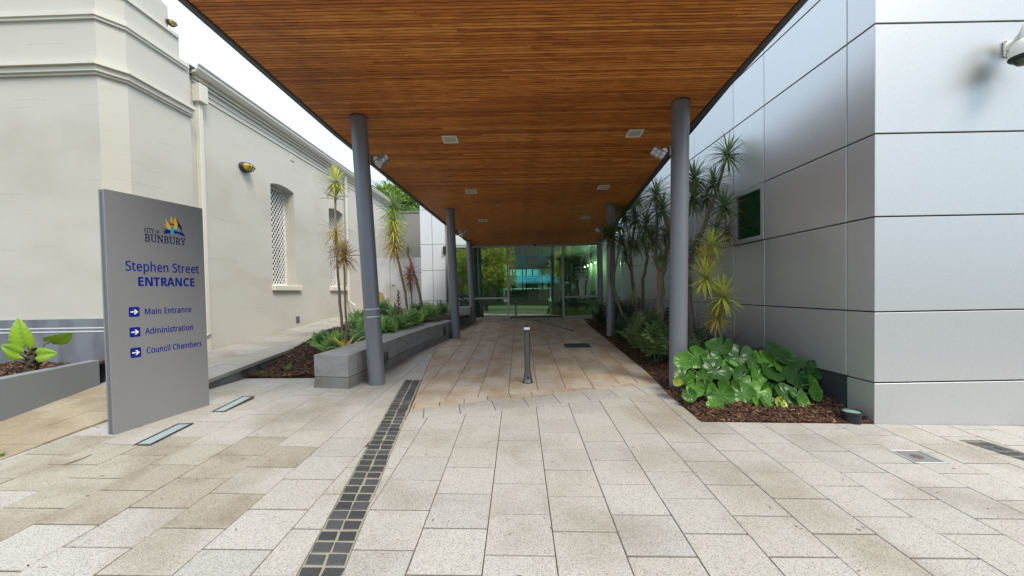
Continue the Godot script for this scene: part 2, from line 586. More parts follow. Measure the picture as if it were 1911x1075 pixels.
func strip_l(d: float) -> float: return -1.159 - 0.1235 * (d - 2.05)
func strip_r(d: float) -> float: return -0.925 - 0.120 * (d - 2.05)
func wall_x(d: float) -> float: return -5.57 + YAW * (d - 7.0)
func bed_edge(d: float) -> float: return 2.052 + 0.0342 * (d - 4.31)

func paving() -> void:
	var g := put("ground", sheet([-260.0, -60.0, -20.0] + span(-8.0, 9.0, 0.25) + [20.0, 60.0, 260.0], [-260.0, -60.0, -20.0, -3.0] + span(-2.0, 16.0, 0.25) + [30.0, 90.0, 300.0], gnd, -0.0085), M.joint, null, "structure")
	g.set_meta("label", "sandy ground under the paving")
	# holes cut for the fittings let into the paving
	var holes := [
		PackedVector2Array([Vector2(3.46, 3.40), Vector2(3.76, 3.40), Vector2(3.77, 3.66), Vector2(3.47, 3.66)]),
		PackedVector2Array([Vector2(-3.475, 3.575), Vector2(-3.31, 3.575), Vector2(-3.335, 4.10), Vector2(-3.50, 4.10)]),
		PackedVector2Array([Vector2(-3.425, 4.45), Vector2(-3.27, 4.45), Vector2(-3.30, 5.02), Vector2(-3.455, 5.02)]),
		PackedVector2Array([Vector2(strip_l(0.8), 0.8), Vector2(strip_r(0.8), 0.8), Vector2(strip_r(6.05), 6.05), Vector2(strip_l(6.05), 6.05)]),
		PackedVector2Array([Vector2(4.60, 2.9), Vector2(4.83, 2.9), Vector2(4.63, 3.90), Vector2(4.40, 3.90)]),
	]
	var front := Node3D.new()
	front.name = "front_pavement"
	front.set_meta("kind", "structure")
	front.set_meta("label", "pale granite forecourt pavement")
	add_child(front)
	var region := PackedVector2Array([Vector2(-4.275, 0.6), Vector2(9.5, 0.6), Vector2(9.5, 4.29), Vector2(2.052, 4.31), Vector2(2.052, 5.27), Vector2(0.673, 4.89), Vector2(-0.143, 4.625), Vector2(-0.94, 4.36), Vector2(-1.185, 4.275),
		Vector2(-1.40, 6.05), Vector2(-1.80, 9.55), Vector2(-1.86, 8.86), Vector2(-2.05, 7.7), Vector2(-2.16, 6.58), Vector2(-2.30, 5.5), Vector2(-2.826, 5.6), Vector2(-3.12, 6.21), Vector2(-4.27, 6.29)])
	var rest := st()
	for k in range(-10, 25):
		var x0 := -0.593 + 0.405 * k
		var off := 2.235 if k % 2 != 0 else 2.05
		off += rf(-0.02, 0.02)
		for j in range(-4, 21):
			var d0 := off + 0.387 * j
			lay(rect(x0 - 0.0008, x0 + 0.4058, d0 + 0.0027, d0 + 0.3843, 0.018, 2.0), region, holes, gnd, M.front_pavers, front, "paver", rest)
	put("paving_outside_view", done(rest), M.front_pavers[0], front, "stuff")
	# the two diagonal border courses before the covered part
	var lo := [Vector2(-1.185, 4.275), Vector2(-0.94, 4.36), Vector2(-0.143, 4.625), Vector2(0.673, 4.89), Vector2(2.052, 5.27)]
	var mid := [Vector2(-1.215, 4.615), Vector2(-1.0, 4.70), Vector2(-0.13, 5.045), Vector2(0.567, 5.285), Vector2(2.085, 5.67)]
	var top := [Vector2(-1.24, 4.83), Vector2(-1.1, 4.88), Vector2(-0.085, 5.245), Vector2(0.69, 5.475), Vector2(2.09, 5.79)]
	for c in [[lo, mid, 0.42, M.front_pavers, "border_paver", 0.16], [mid, top, 0.30, M.rust_pavers, "border_paver", 0.10]]:
		var band := PackedVector2Array()
		for p in c[0]: band.append(p)
		for i in c[1].size(): band.append(c[1][c[1].size() - 1 - i])
		var n := int(3.9 / c[2])
		for i in n:
			var x: float = -1.5 + c[2] * i
			var sk: float = c[5]
			lay(PackedVector2Array([Vector2(x + sk, 3.9), Vector2(x + c[2] + sk, 3.9), Vector2(x + c[2] - sk * 1.6, 6.1), Vector2(x - sk * 1.6, 6.1)]), band, [], gnd, c[3], front, c[4])
	# covered part, stained a rusty brown
	var cov := Node3D.new()
	cov.name = "covered_pavement"
	cov.set_meta("kind", "structure")
	cov.set_meta("label", "rust stained pavement under the canopy")
	add_child(cov)
	var grate := PackedVector2Array([Vector2(1.085, 8.33), Vector2(1.715, 8.33), Vector2(1.735, 8.97), Vector2(1.095, 8.97)])
	var drain := PackedVector2Array([Vector2(0.60, 13.46), Vector2(1.57, 10.76), Vector2(1.70, 10.81), Vector2(0.73, 13.51)])
	var edge_in := PackedVector2Array([Vector2(-1.24, 4.83), Vector2(-0.085, 5.245), Vector2(0.69, 5.475), Vector2(bed_edge(5.73) - 0.3, 5.73), Vector2(bed_edge(12.4) - 0.3, 12.4), Vector2(3.9, 12.5), Vector2(3.9, 14.1), Vector2(-2.2, 14.1), Vector2(-2.0, 12.0), Vector2(-1.56, 10.1), Vector2(-1.80, 9.55), Vector2(-1.40, 6.05)])
	for k in range(-4, 14):
		var x0 := -1.24 + 0.395 * k
		for j in 26:
			var d0 := 4.70 + 0.365 * j
			var sh := 0.18 if k % 4 == 1 else 0.0
			lay(rect(x0, x0 + 0.395, d0 + sh + 0.006, d0 + sh + 0.359, 0.02, 6.0), edge_in, [grate, drain], gnd, M.rust_pavers, cov, "paver")
	for j in 17:
		var d0 := 5.50 + 0.41 * j
		lay(rect(bed_edge(d0) - 0.3, bed_edge(d0), d0, d0 + 0.41, 0.0342, d0), PackedVector2Array([Vector2(1.5, 5.70), Vector2(3.0, 5.85), Vector2(3.0, 12.4), Vector2(1.5, 12.4)]), [], gnd, M.rust_pavers, cov, "edge_paver")
	# strip of dark setts
	for spec in [[0.9, 6.04, 0.0], [2.95, 3.88, 1.0]]:
		var far: float = spec[2]
		var bandn := Node3D.new()
		bandn.name = "sett_strip"
		bandn.set_meta("kind", "structure")
		bandn.set_meta("label", "double row of dark basalt setts in pale grout" if far < 0.5 else "short double row of dark setts near the silver corner")
		add_child(bandn, true)
		var xa := func(d: float) -> float: return strip_l(d) if far < 0.5 else 4.40 - 0.2 * (d - 3.9)
		var xb := func(d: float) -> float: return strip_r(d) if far < 0.5 else 4.63 - 0.2 * (d - 3.9)
		var d: float = spec[0]
		var gs := st()
		while d < spec[1] - 0.05:
			var dn := minf(d + 0.5, spec[1])
			quad(gs, V(xa.call(d), gnd(xa.call(d), d) - 0.0045, d), V(xb.call(d), gnd(xb.call(d), d) - 0.0045, d), V(xb.call(dn), gnd(xb.call(dn), dn) - 0.0045, dn), V(xa.call(dn), gnd(xa.call(dn), dn) - 0.0045, dn), Vector3.UP)
			d = dn
		put("grout", done(gs), M.grout, bandn)
		d = spec[0]
		while d < spec[1] - 0.06:
			var step := rf(0.097, 0.107)
			for side in 2:
				var a: float = xa.call(d) + 0.008 + side * (0.116 + rf(-0.004, 0.004))
				var j := 0.006
				var sk := -0.12 if far < 0.5 else -0.2
				var p := PackedVector2Array([Vector2(a + rf(-j, j), d + rf(0, j)), Vector2(a + 0.101 + rf(-j, j), d + rf(0, j)), Vector2(a + 0.103 + step * sk + rf(-j, j), d + step - 0.010 + rf(-j, 0)), Vector2(a + step * sk + rf(-j, j), d + step - 0.010 + rf(-j, 0))])
				var s := st()
				if stone(s, p, gnd, rf(-0.001, 0.003), 0.04, 0.0, 0.006):
					put("sett", done(s), M.setts[rng.randi() % 4], bandn)
			d += step
	# ramp beside the old building
	var rp := Node3D.new()
	rp.name = "side_path"
	rp.set_meta("kind", "structure")
	rp.set_meta("label", "paved side path rising along the old wall")
	add_child(rp)
	var rr := PackedVector2Array([Vector2(-7.5, 0.8), Vector2(-4.262, 0.8), Vector2(-4.262, 16.0), Vector2(wall_x(16.0), 16.0), Vector2(wall_x(6.9), 6.9), Vector2(-5.56, 5.45), Vector2(-5.56, 5.3), Vector2(-5.22, 3.6), Vector2(-5.22, 2.9), Vector2(-7.5, 2.9)])
	var rest2 := st()
	for k in range(0, 8):
		var x1 := -4.262 - 0.43 * k
		for j in 38:
			var d0 := 0.75 + 0.40 * j + (0.2 if k % 2 == 1 else 0.0)
			lay(rect(x1 - 0.43, x1, d0, d0 + 0.40), rr, [], ramp, M.old_pavers if d0 < 5.0 else M.front_pavers, rp, "paver", rest2)
	put("paving_outside_view", done(rest2), M.old_pavers[0], rp, "stuff")
	put("joint_bed", sheet([-5.5, -4.29], span(0.8, 16.0, 0.4), ramp, -0.02), M.joint, rp)
	# kerb wall that holds the path
	var s := st()
	var pts := span(3.4, 13.0, 0.4)
	for i in pts.size() - 1:
		var a: float = pts[i]
		var b: float = pts[i + 1]
		var ha := ramp(-4.3, a) - 0.062
		var hb := ramp(-4.3, b) - 0.062
		quad(s, V(-4.285, -0.3, a), V(-4.285, -0.3, b), V(-4.285, hb, b), V(-4.285, ha, a), Vector3.RIGHT)
		quad(s, V(-4.45, ha, a), V(-4.285, ha, a), V(-4.285, hb, b), V(-4.45, hb, b), Vector3.UP)
	put("kerb_wall", done(s), M.kerb, rp)
	# stone nosing along the edge of the path, one length at a time
	for i in 24:
		var a := 3.4 + 0.4 * i
		var ns := st()
		var b := a + 0.394
		bar(ns, V(-4.30, ramp(-4.30, a) - 0.032, a), V(-4.30, ramp(-4.30, b) - 0.032, b), 0.06, 0.055)
		put("nosing", done(ns), M.front_pavers[i % 6], rp)
	# street side behind the viewer
	put("lawn", sheet(span(-30.0, 30.0, 10.0), [-30.0, -20.0, -13.0], gnd, 0.02), M.lawn, null, "structure")
	put("lawn", sheet(span(-30.0, 30.0, 10.0), [-6.6, -4.0], gnd, 0.02), M.lawn, null, "structure")
	put("road", sheet(span(-60.0, 60.0, 10.0), [-12.8, -6.8], gnd, 0.01), M.asphalt, null, "structure")

func fittings() -> void:
	for i in 2:
		var c: Array = [[-3.475, -3.31, 3.575, 4.10, -0.028], [-3.425, -3.27, 4.45, 5.02, -0.03]][i]
		var o := thing("ground_light", ["long glass ground light nearer the foot of the grey sign", "long glass ground light farther back between sign and stone planter"][i], "ground light", Vector3.ZERO, "glass lights let into the paving")
		var y := gnd(-3.38, c[2]) - 0.001
		var slope := 0.046
		var p0 := V((c[0] + c[1]) / 2 + 0.0, y, c[2])
		var p1 := V((c[0] + c[1]) / 2 + c[4], y + slope * (c[3] - c[2]), c[3])
		var s := st()
		var z := (p0 - p1).normalized()
		var x := Vector3.UP.cross(z).normalized()
		var t := Transform3D(Basis(x, z.cross(x), z), (p0 + p1) / 2)
		var w: float = c[1] - c[0]
		var l := (p1 - p0).length()
		for e in [-1, 1]:
			box(s, t * Transform3D(Basis(), Vector3(e * (w / 2 - 0.012), -0.005, 0)), Vector3(0.018, 0.024, l), 0.002)
			box(s, t * Transform3D(Basis(), Vector3(0, -0.005, e * (l / 2 - 0.012))), Vector3(w - 0.044, 0.024, 0.018), 0.002)
		put("frame", done(s), M.dull, o)
		s = st()
		box(s, t * Transform3D(Basis(), Vector3(0, -0.008, 0)), Vector3(w - 0.046, 0.02, l - 0.046))
		put("pane", done(s), M.light_glass, o)
	var pit := thing("pit_cover", "small metal pit cover let into paving before the silver wall", "pit cover", Vector3.ZERO)
	var s := st()
	var pt := Transform3D(Basis(Vector3(1, -0.03, 0).normalized(), Vector3(0.03, 1, 0.046).normalized(), Vector3(0, -0.046, 1).normalized()), V(3.615, gnd(3.615, 3.53) - 0.001, 3.53))
	for e in [-1, 1]:
		box(s, pt * Transform3D(Basis(), Vector3(e * 0.135, -0.01, 0)), Vector3(0.018, 0.025, 0.25), 0.002)
		box(s, pt * Transform3D(Basis(), Vector3(0, -0.01, e * 0.118)), Vector3(0.25, 0.025, 0.016), 0.002)
	put("frame", done(s), M.frame, pit)
	s = st()
	box(s, pt * Transform3D(Basis(), Vector3(0, -0.012, 0)), Vector3(0.245, 0.02, 0.212), 0.003)
	put("lid", done(s), M.pit_lid, pit)
	s = st()
	lathe(s, pt * Transform3D(Basis(), Vector3(0.0, -0.002, 0)), [Vector2(0.045, -0.005), Vector2(0.045, 0.002), Vector2(0.04, 0.004), Vector2(0, 0.004)], 16)
	put("plug", done(s), M.brown, pit)
	var gr := thing("floor_grate", "square dark grate let into the paving under the canopy", "grate")
	s = st()
	var gy := gnd(1.4, 8.35)
	var gt := Transform3D(Basis(Vector3.RIGHT, atan(0.046)), V(1.41, gnd(1.41, 8.65), 8.65))
	for e in [-1, 1]:
		box(s, gt * Transform3D(Basis(), Vector3(e * 0.30, -0.01, 0)), Vector3(0.03, 0.026, 0.62), 0.003)
		box(s, gt * Transform3D(Basis(), Vector3(0, -0.01, e * 0.295)), Vector3(0.57, 0.026, 0.03), 0.003)
	put("frame", done(s), M.frame, gr)
	s = st()
	for i in 22:
		box(s, gt * Transform3D(Basis(), Vector3(0, -0.014, -0.27 + i * 0.0257)), Vector3(0.56, 0.02, 0.016))
	put("bars", done(s), M.charcoal, gr, "stuff")
	var dr := thing("slot_drain", "slanting slot drain in the paving before the glass doors", "drain")
	s = st()
	var a := V(0.665, gnd(0.665, 13.48) + 0.002, 13.48)
	var b := V(1.635, gnd(1.635, 10.79) + 0.002, 10.79)
	for e in [-0.07, 0.07]:
		bar(s, a + Vector3(e, 0, 0), b + Vector3(e, 0, 0), 0.01, 0.025)
	put("rim", done(s), M.frame, dr)
	s = st()
	for e in [-0.032, 0.032]:
		bar(s, a + Vector3(e, 0.002, 0), b + Vector3(e, 0.002, 0), 0.054, 0.02)
	put("grating", done(s), M.charcoal, dr)
	# bollard
	var bo := thing("bollard", "slim stainless steel bollard with white reflector band on the paving", "bollard", V(0.209, gnd(0.2, 5.78), 5.78))
	s = st()
	lathe(s, Transform3D(), [Vector2(0.078, 0.0), Vector2(0.078, 0.012), Vector2(0.066, 0.03), Vector2(0.058, 0.10), Vector2(0.044, 0.17), Vector2(0.041, 0.22), Vector2(0.041, 0.70), Vector2(0.040, 0.745)], 24)
	put("post", done(s), M.dull, bo)
	s = st()
	lathe(s, Transform3D(), [Vector2(0.040, 0.742), Vector2(0.036, 0.75), Vector2(0.036, 0.775), Vector2(0.043, 0.777)], 24)
	put("neck", done(s), M.charcoal, bo)
	s = st()
	lathe(s, Transform3D(), [Vector2(0.043, 0.777), Vector2(0.046, 0.779), Vector2(0.046, 0.812), Vector2(0.043, 0.815)], 24)
	put("reflector_band", done(s), M.white, bo)
	s = st()
	lathe(s, Transform3D(), [Vector2(0.043, 0.815), Vector2(0.034, 0.832), Vector2(0.0, 0.842)], 24)
	put("cap", done(s), M.charcoal, bo)
	s = st()
	lathe(s, Transform3D(Basis(Vector3.RIGHT, PI / 2), Vector3(0.005, 0.085, 0.056)), [Vector2(0.022, 0), Vector2(0.022, 0.008), Vector2(0.014, 0.012), Vector2(0.012, 0.004), Vector2(0, 0.004)], 14)
	put("lock", done(s), M.charcoal, bo)
	# spike light in the mulch by the corner
	var up := thing("garden_uplight", "short black round uplight with green lens at the silver corner", "uplight", V(3.735, 0.085, 4.36))
	s = st()
	lathe(s, Transform3D(), [Vector2(0.088, -0.03), Vector2(0.088, 0.09), Vector2(0.098, 0.095), Vector2(0.098, 0.122), Vector2(0.09, 0.128), Vector2(0.086, 0.122)], 28)
	put("housing", done(s), M.black, up)
	s = st()
	lathe(s, Transform3D(), [Vector2(0.087, 0.117), Vector2(0.06, 0.124), Vector2(0, 0.127)], 28)
	put("lens", done(s), M.lens, up)

# ------------------------------------------------------------------ buildings
func cladding(parent: Node, s0: float, along: Callable, cols: Array, rows: Array, skip: Callable, mats: Array) -> void:
	for i in cols.size() - 1:
		for j in rows.size() - 1:
			if skip.call(i, j):
				continue
			var s := st()
			along.call(s, cols[i], cols[i + 1], rows[j], rows[j + 1])
			put("cladding_panel", done(s), mats[rng.randi() % mats.size()], parent)

func silver_building() -> void:
	var b := thing("silver_building", "modern building clad in large silver metal panels on the right", "building")
	var s := st()
	# walls behind the panels, with the window opening left out
	ext(s, 3.99, 4.2, -0.5, 7.4, 4.33, 6.2)
	ext(s, 3.99, 4.2, -0.5, 7.4, 6.95, 14.0)
	ext(s, 3.99, 4.2, -0.5, 2.375, 6.2, 6.95)
	ext(s, 3.99, 4.2, 3.205, 7.4, 6.2, 6.95)
	ext(s, 4.2, 12.0, -0.5, 7.4, 4.33, 4.5)
	ext(s, 11.8, 12.0, -0.5, 7.4, 4.5, 14.0)
	ext(s, 4.2, 11.8, -0.5, 7.4, 13.8, 14.0)
	put("wall", done(s), M.gap, b)
	s = st()
	ext(s, 3.93, 12.03, 7.42, 7.6, 4.29, 14.0)
	put("roof", done(s), M.frame, b)
	s = st()
	ext(s, 4.21, 6.0, 0.1, 0.2, 4.6, 13.7)
	put("floor", done(s), M.dark_room, b)
	var rows := [-0.12, 0.53, 1.305, 2.337, 3.228, 4.395, 5.19, 6.05, 7.4]
	var cols := [4.312, 4.668, 6.182, 7.028, 8.525, 9.37, 10.87, 11.72, 13.22, 13.98]
	var side := func(q: SurfaceTool, a: float, c: float, y0: float, y1: float) -> void: ext(q, 3.941, 3.985, y0 + 0.008, y1 - 0.008, a + 0.006, c - 0.006, 0.004)
	cladding(b, 0, side, cols, rows, func(i: int, j: int) -> bool: return (j == 0 and i > 0) or (i == 2 and j == 3), [M.panel, M.panel2])
	var fr := func(q: SurfaceTool, a: float, c: float, y0: float, y1: float) -> void: ext(q, a + 0.006, c - 0.006, y0 + 0.008, y1 - 0.008, 4.306, 4.328, 0.004)
	cladding(b, 0, fr, [3.935, 7.0, 10.0, 12.0], rows, func(i: int, j: int) -> bool: return i == 0 and j == 4, [M.panel])
	s = st()
	ext(s, 3.941, 6.994, 3.236, 4.387, 4.306, 4.328, 0.004)
	put("cladding_panel", done(s), M.sooty_panel, b)
	# recessed dark plinth under the side panels
	s = st()
	ext(s, 3.955, 3.99, -0.2, 0.527, 4.676, 13.98)
	put("plinth", done(s), M.charcoal, b)
	# the panel round the window and the window itself
	var w := Node3D.new()
	w.name = "window"
	b.add_child(w)
	s = st()
	for e in [[6.19, 6.26, 2.345, 3.22], [6.945, 7.02, 2.345, 3.22], [6.26, 6.945, 2.345, 2.415], [6.26, 6.945, 3.15, 3.22]]:
		ext(s, 3.925, 3.99, e[2], e[3], e[0], e[1], 0.004)
	put("frame", done(s), M.frame, w)
	s = st()
	ext(s, 3.96, 3.975, 2.412, 3.153, 6.257, 6.948)
	put("pane", done(s), M.tint_glass, w)
	# camera on the front wall
	var c := thing("security_camera", "white dome security camera on a bracket on the silver wall", "camera", V(5.31, 4.095, 4.306))
	s = st()
	box(s, Transform3D(Basis(), Vector3(0.045, 0.0, 0.015)), Vector3(0.11, 0.17, 0.022), 0.006)
	put("wall_plate", done(s), M.cream, c)
	s = st()
	tube(s, [Vector3(0.045, -0.01, 0.02), Vector3(0.05, 0.03, 0.08), Vector3(0.03, 0.09, 0.16), Vector3(-0.02, 0.12, 0.22), Vector3(-0.06, 0.08, 0.245), Vector3(-0.07, -0.03, 0.24)], [0.055, 0.042, 0.038, 0.038, 0.036, 0.036], 14)
	put("arm", done(s), M.cream, c)
	s = st()
	for e in [[0.0, 0.07], [0.09, 0.07], [0.0, -0.07], [0.09, -0.07]]:
		lathe(s, Transform3D(Basis(Vector3.RIGHT, PI / 2), Vector3(e[0], e[1], 0.026)), [Vector2(0.007, 0), Vector2(0.006, 0.005), Vector2(0, 0.006)], 8)
	put("bolts", done(s), M.charcoal, c, "stuff")
	s = st()
	lathe(s, Transform3D(Basis(), Vector3(-0.07, -0.21, 0.24)), [Vector2(0.112, 0.0), Vector2(0.114, 0.05), Vector2(0.10, 0.115), Vector2(0.075, 0.155), Vector2(0.036, 0.18), Vector2(0.034, 0.2), Vector2(0.0, 0.2)], 28)
	put("dome_housing", done(s), M.cream, c)
	s = st()
	lathe(s, Transform3D(Basis(), Vector3(-0.07, -0.21, 0.24)), [Vector2(0.116, 0.004), Vector2(0.118, -0.008), Vector2(0.105, -0.026), Vector2(0.08, -0.026)], 28)
	put("trim_ring", done(s), M.black, c)
	s = st()
	lathe(s, Transform3D(Basis(), Vector3(-0.07, -0.23, 0.24)), [Vector2(0.085, 0.0), Vector2(0.078, -0.03), Vector2(0.055, -0.055), Vector2(0.0, -0.068)], 24)
	put("dome_lens", done(s), M.tint_glass, c)

func window_lattice(s: SurfaceTool, s0: float, s1: float, y0: float, y1: float, x: float) -> void:
	var n := int((s1 - s0 + (y1 - y0) / 1.25) / 0.105) + 2
	for k in [-1.0, 1.0]:
		for i in n:
			var base := s0 + i * 0.105 - (0.0 if k > 0 else 0.0)
			# line: s = c + k * (y - y0) / 1.25
			var cst := (s0 + i * 0.105) if k < 0 else (s1 - i * 0.105)
			var pa := Vector2(cst, y0)
			var pb := Vector2(cst + k * (y1 - y0) / 1.25, y1)
			var dirv := pb - pa
			var t0 := 0.0
			var t1 := 1.0
			var ta := (s0 - pa.x) / dirv.x
			var tb := (s1 - pa.x) / dirv.x
			t0 = maxf(t0, minf(ta, tb))
			t1 = minf(t1, maxf(ta, tb))
			if t1 - t0 < 0.01:
				continue
			var a := pa + dirv * t0
			var c := pa + dirv * t1
			var off := 0.0 if k < 0 else 0.008
			bar(s, V(x + off, a.y, a.x), V(x + off, c.y, c.x), 0.007, 0.021, Vector3.RIGHT.cross(V(0, c.y - a.y, c.x - a.x)).normalized())

func old_building() -> void:
	var b := thing("heritage_building", "old cream rendered building with parapet tower and barred windows", "building", V(-5.57, 0, 7.0))
	b.rotation.y = -YAW
	var side := Transform3D(Basis(Vector3(0, 0, -1), Vector3.UP, Vector3.RIGHT), Vector3.ZERO)
	var plan := Transform3D(Basis(Vector3.RIGHT, Vector3(0, 0, -1), Vector3.UP), Vector3.ZERO)
	var wins := [[2.2, 3.15], [4.98, 5.93], [7.8, 8.75]]
	var poly := PackedVector2Array([Vector2(-0.1, 1.84)])
	for w in wins:
		poly.append(Vector2(w[0], 1.84))
		for i in 9:
			var u := i / 8.0
			poly.append(Vector2(lerpf(w[0], w[1], u), 4.2 + 0.07 * (1.0 - pow(2.0 * u - 1.0, 2.0))))
		poly.append(Vector2(w[1], 1.84))
	poly.append_array([Vector2(10.6, 1.84), Vector2(10.6, 5.5), Vector2(-0.1, 5.5)])
	var s := st()
	extrude(s, side, poly, -0.45, 0.0)
	extrude(s, side, PackedVector2Array([Vector2(-0.1, -0.3), Vector2(10.6, -0.3), Vector2(10.6, 1.84), Vector2(-0.1, 1.84)]), -0.45, 0.0)
	put("wall", done(s), M.render, b)
	s = st()
	ext(s, -5.0, -0.46, -0.3, 5.5, 10.3, 10.6)
	ext(s, -5.2, -5.0, -0.3, 5.5, -0.1, 10.6)
	put("rear_wall", done(s), M.dark_room, b)
	s = st()
	ext(s, -5.2, 0.1, 5.56, 5.62, -0.1, 10.7)
	put("roof", done(s), M.charcoal, b)
	for w in wins:
		var o := Node3D.new()
		o.name = "window"
		b.add_child(o, true)
		s = st()
		window_lattice(s, w[0] + 0.03, w[1] - 0.03, 1.9, 4.28, -0.26)
		put("security_lattice", done(s), M.white, o, "stuff")
		s = st()
		ext(s, -0.28, -0.24, 1.86, 4.30, w[0] + 0.005, w[0] + 0.035)
		ext(s, -0.28, -0.24, 1.86, 4.30, w[1] - 0.035, w[1] - 0.005)
		ext(s, -0.28, -0.24, 1.86, 1.90, w[0] + 0.035, w[1] - 0.035)
		ext(s, -0.28, -0.24, 4.20, 4.24, w[0] + 0.035, w[1] - 0.035)
		put("frame", done(s), M.white, o)
		s = st()
		ext(s, -0.42, -0.40, 1.84, 4.4, w[0] + 0.002, w[1] - 0.002)
		put("pane", done(s), M.black, o)
		s = st()
		ext(s, -0.25, 0.075, 1.725, 1.85, w[0] - 0.06, w[1] + 0.16, 0.012)
		put("window_sill", done(s), M.trim, b)
	# eaves mouldings and gutter
	s = st()
	ext(s, 0.0, 0.02, 5.20, 5.235, 0.05, 10.6, 0.008)
	ext(s, 0.0, 0.016, 5.30, 5.33, 0.05, 10.6, 0.006)
	ext(s, 0.0, 0.045, 5.40, 5.44, 0.05, 10.6, 0.01)
	ext(s, 0.0, 0.075, 5.46, 5.52, 0.05, 10.6, 0.01)
	put("eaves_moulding", done(s), M.trim, b)
	s = st()
	extrude(s, Transform3D(Basis(Vector3.RIGHT, Vector3.UP, Vector3(0, 0, 1)), Vector3(0, 0, 0)), PackedVector2Array([Vector2(0.02, 5.52), Vector2(0.15, 5.52), Vector2(0.20, 5.58), Vector2(0.20, 5.63), Vector2(0.225, 5.645), Vector2(0.225, 5.665), Vector2(0.19, 5.665), Vector2(0.17, 5.56), Vector2(0.05, 5.55), Vector2(0.02, 5.66)]), -10.75, 0.03)
	put("gutter", done(s), M.trim, b)
	s = st()
	ext(s, 0.0, 0.085, 0.3, 5.1, 0.11, 0.20, 0.008)
	put("downpipe", done(s), M.trim, b)
	s = st()
	ext(s, 0.0, 0.15, 5.06, 5.38, 0.06, 0.25, 0.01)
	put("rain_head", done(s), M.trim, b)
	s = st()
	tube(s, [V(0.06, 5.45, 6.05), V(0.06, 1.42, 6.05), V(0.10, 1.33, 6.1), V(0.22, 1.24, 6.16)], [0.042, 0.042, 0.042, 0.042], 12)
	put("downpipe", done(s), M.trim, b)
	# vents
	for v in [[3.03, 3.21, 5.0, 5.16], [3.07, 3.23, 0.90, 1.07]]:
		s = st()
		ext(s, 0.0, 0.012, v[2], v[3], v[0], v[1], 0.003)
		for i in 4:
			ext(s, 0.012, 0.02, v[2] + 0.02 + i * 0.035, v[2] + 0.04 + i * 0.035, v[0] + 0.02, v[1] - 0.02)
		put("air_vent", done(s), M.trim if v[2] > 2.0 else M.plinth, b)
	# corner tower: stages set back towards the top
	var stage := func(q: SurfaceTool, e: float, y0: float, y1: float, end: float, back: float) -> void:
		extrude(q, plan, PackedVector2Array([Vector2(-4.5 - e, -1.45 - e + back), Vector2(-0.07 + e * 0.6 - back, -1.45 - e + back), Vector2(0.1 + e - back, -1.2 - e * 0.6 + back), Vector2(0.1 + e - back, end + (e if e < 0.06 else 0.0)), Vector2(-4.5 - e, end)]), y0, y1)
	s = st()
	stage.call(s, 0.0, 1.33, 5.58, -0.1, 0.0)
	put("tower_wall", done(s), M.render, b)
	s = st()
	stage.call(s, 0.0, 5.58, 5.97, -0.25, 0.03)
	stage.call(s, 0.0, 5.97, 6.36, -0.42, 0.05)
	stage.call(s, 0.0, 6.36, 8.2, -0.5, 0.07)
	put("parapet", done(s), M.render, b)
	s = st()
	stage.call(s, 0.03, 4.70, 4.735, -0.1, 0.0)
	stage.call(s, 0.06, 4.735, 4.81, -0.1, 0.0)
	stage.call(s, 0.10, 4.81, 4.86, -0.1, 0.0)
	put("cornice", done(s), M.trim, b)
	s = st()
	stage.call(s, 0.03, 5.46, 5.50, -0.2, 0.0)
	stage.call(s, 0.05, 5.50, 5.57, -0.2, 0.0)
	stage.call(s, 0.03, 5.93, 5.985, -0.3, 0.03)
	put("string_course", done(s), M.trim, b)
	s = st()
	stage.call(s, 0.03, -0.3, 1.33, -0.1, 0.0)
	put("plinth", done(s), M.plinth, b)
	s = st()
	stage.call(s, 0.034, 1.195, 1.212, -0.1, 0.0)
	stage.call(s, 0.034, 1.145, 1.162, -0.1, 0.0)
	put("painted_line", done(s), M.white_line, b)
	# lamps on the wall
	for i in 2:
		var at: Vector3 = [V(0.0, 4.29, 1.33), V(0.06, 6.10, -0.40)][i]
		var l := thing("bulkhead_lamp", ["caged amber bulkhead lamp on the cream wall left of the barred window", "amber bulkhead lamp high up at the end of the tower parapet"][i], "wall lamp", b.transform * at, "amber bulkhead lamps on the old building")
		l.rotation.y = -YAW
		if i == 1: l.scale = Vector3.ONE * 0.5
		var oval := Transform3D(Basis(Vector3(0, -0.62, 0), Vector3.RIGHT, Vector3(0, 0, -1)), Vector3.ZERO)
		s = st()
		lathe(s, oval, [Vector2(0.16, 0), Vector2(0.16, 0.055), Vector2(0.145, 0.075), Vector2(0.12, 0.078)], 24)
		put("base", done(s), M.charcoal, l)
		s = st()
		lathe(s, oval, [Vector2(0.13, 0.06), Vector2(0.125, 0.10), Vector2(0.10, 0.15), Vector2(0.06, 0.175), Vector2(0.0, 0.185)], 24)
		put("amber_lens", done(s), M.amber, l)
		for k in 3:
			s = st()
			var z := -0.07 + 0.07 * k
			var hh := 0.085 * sqrt(maxf(0.05, 1.0 - pow(z / 0.16, 2.0)))
			tube(s, [Vector3(0.06, hh, z), Vector3(0.15, hh * 0.85, z), Vector3(0.20, 0, z), Vector3(0.15, -hh * 0.85, z), Vector3(0.06, -hh, z)], [0.007, 0.007, 0.007, 0.007, 0.007], 6)
			put("cage_bar", done(s), M.charcoal, l)
		s = st()
		tube(s, [Vector3(0.06, 0, -0.15), Vector3(0.15, 0, -0.13), Vector3(0.205, 0, 0), Vector3(0.15, 0, 0.13), Vector3(0.06, 0, 0.15)], [0.007, 0.007, 0.007, 0.007, 0.007], 6)
		put("cage_bar", done(s), M.charcoal, l)

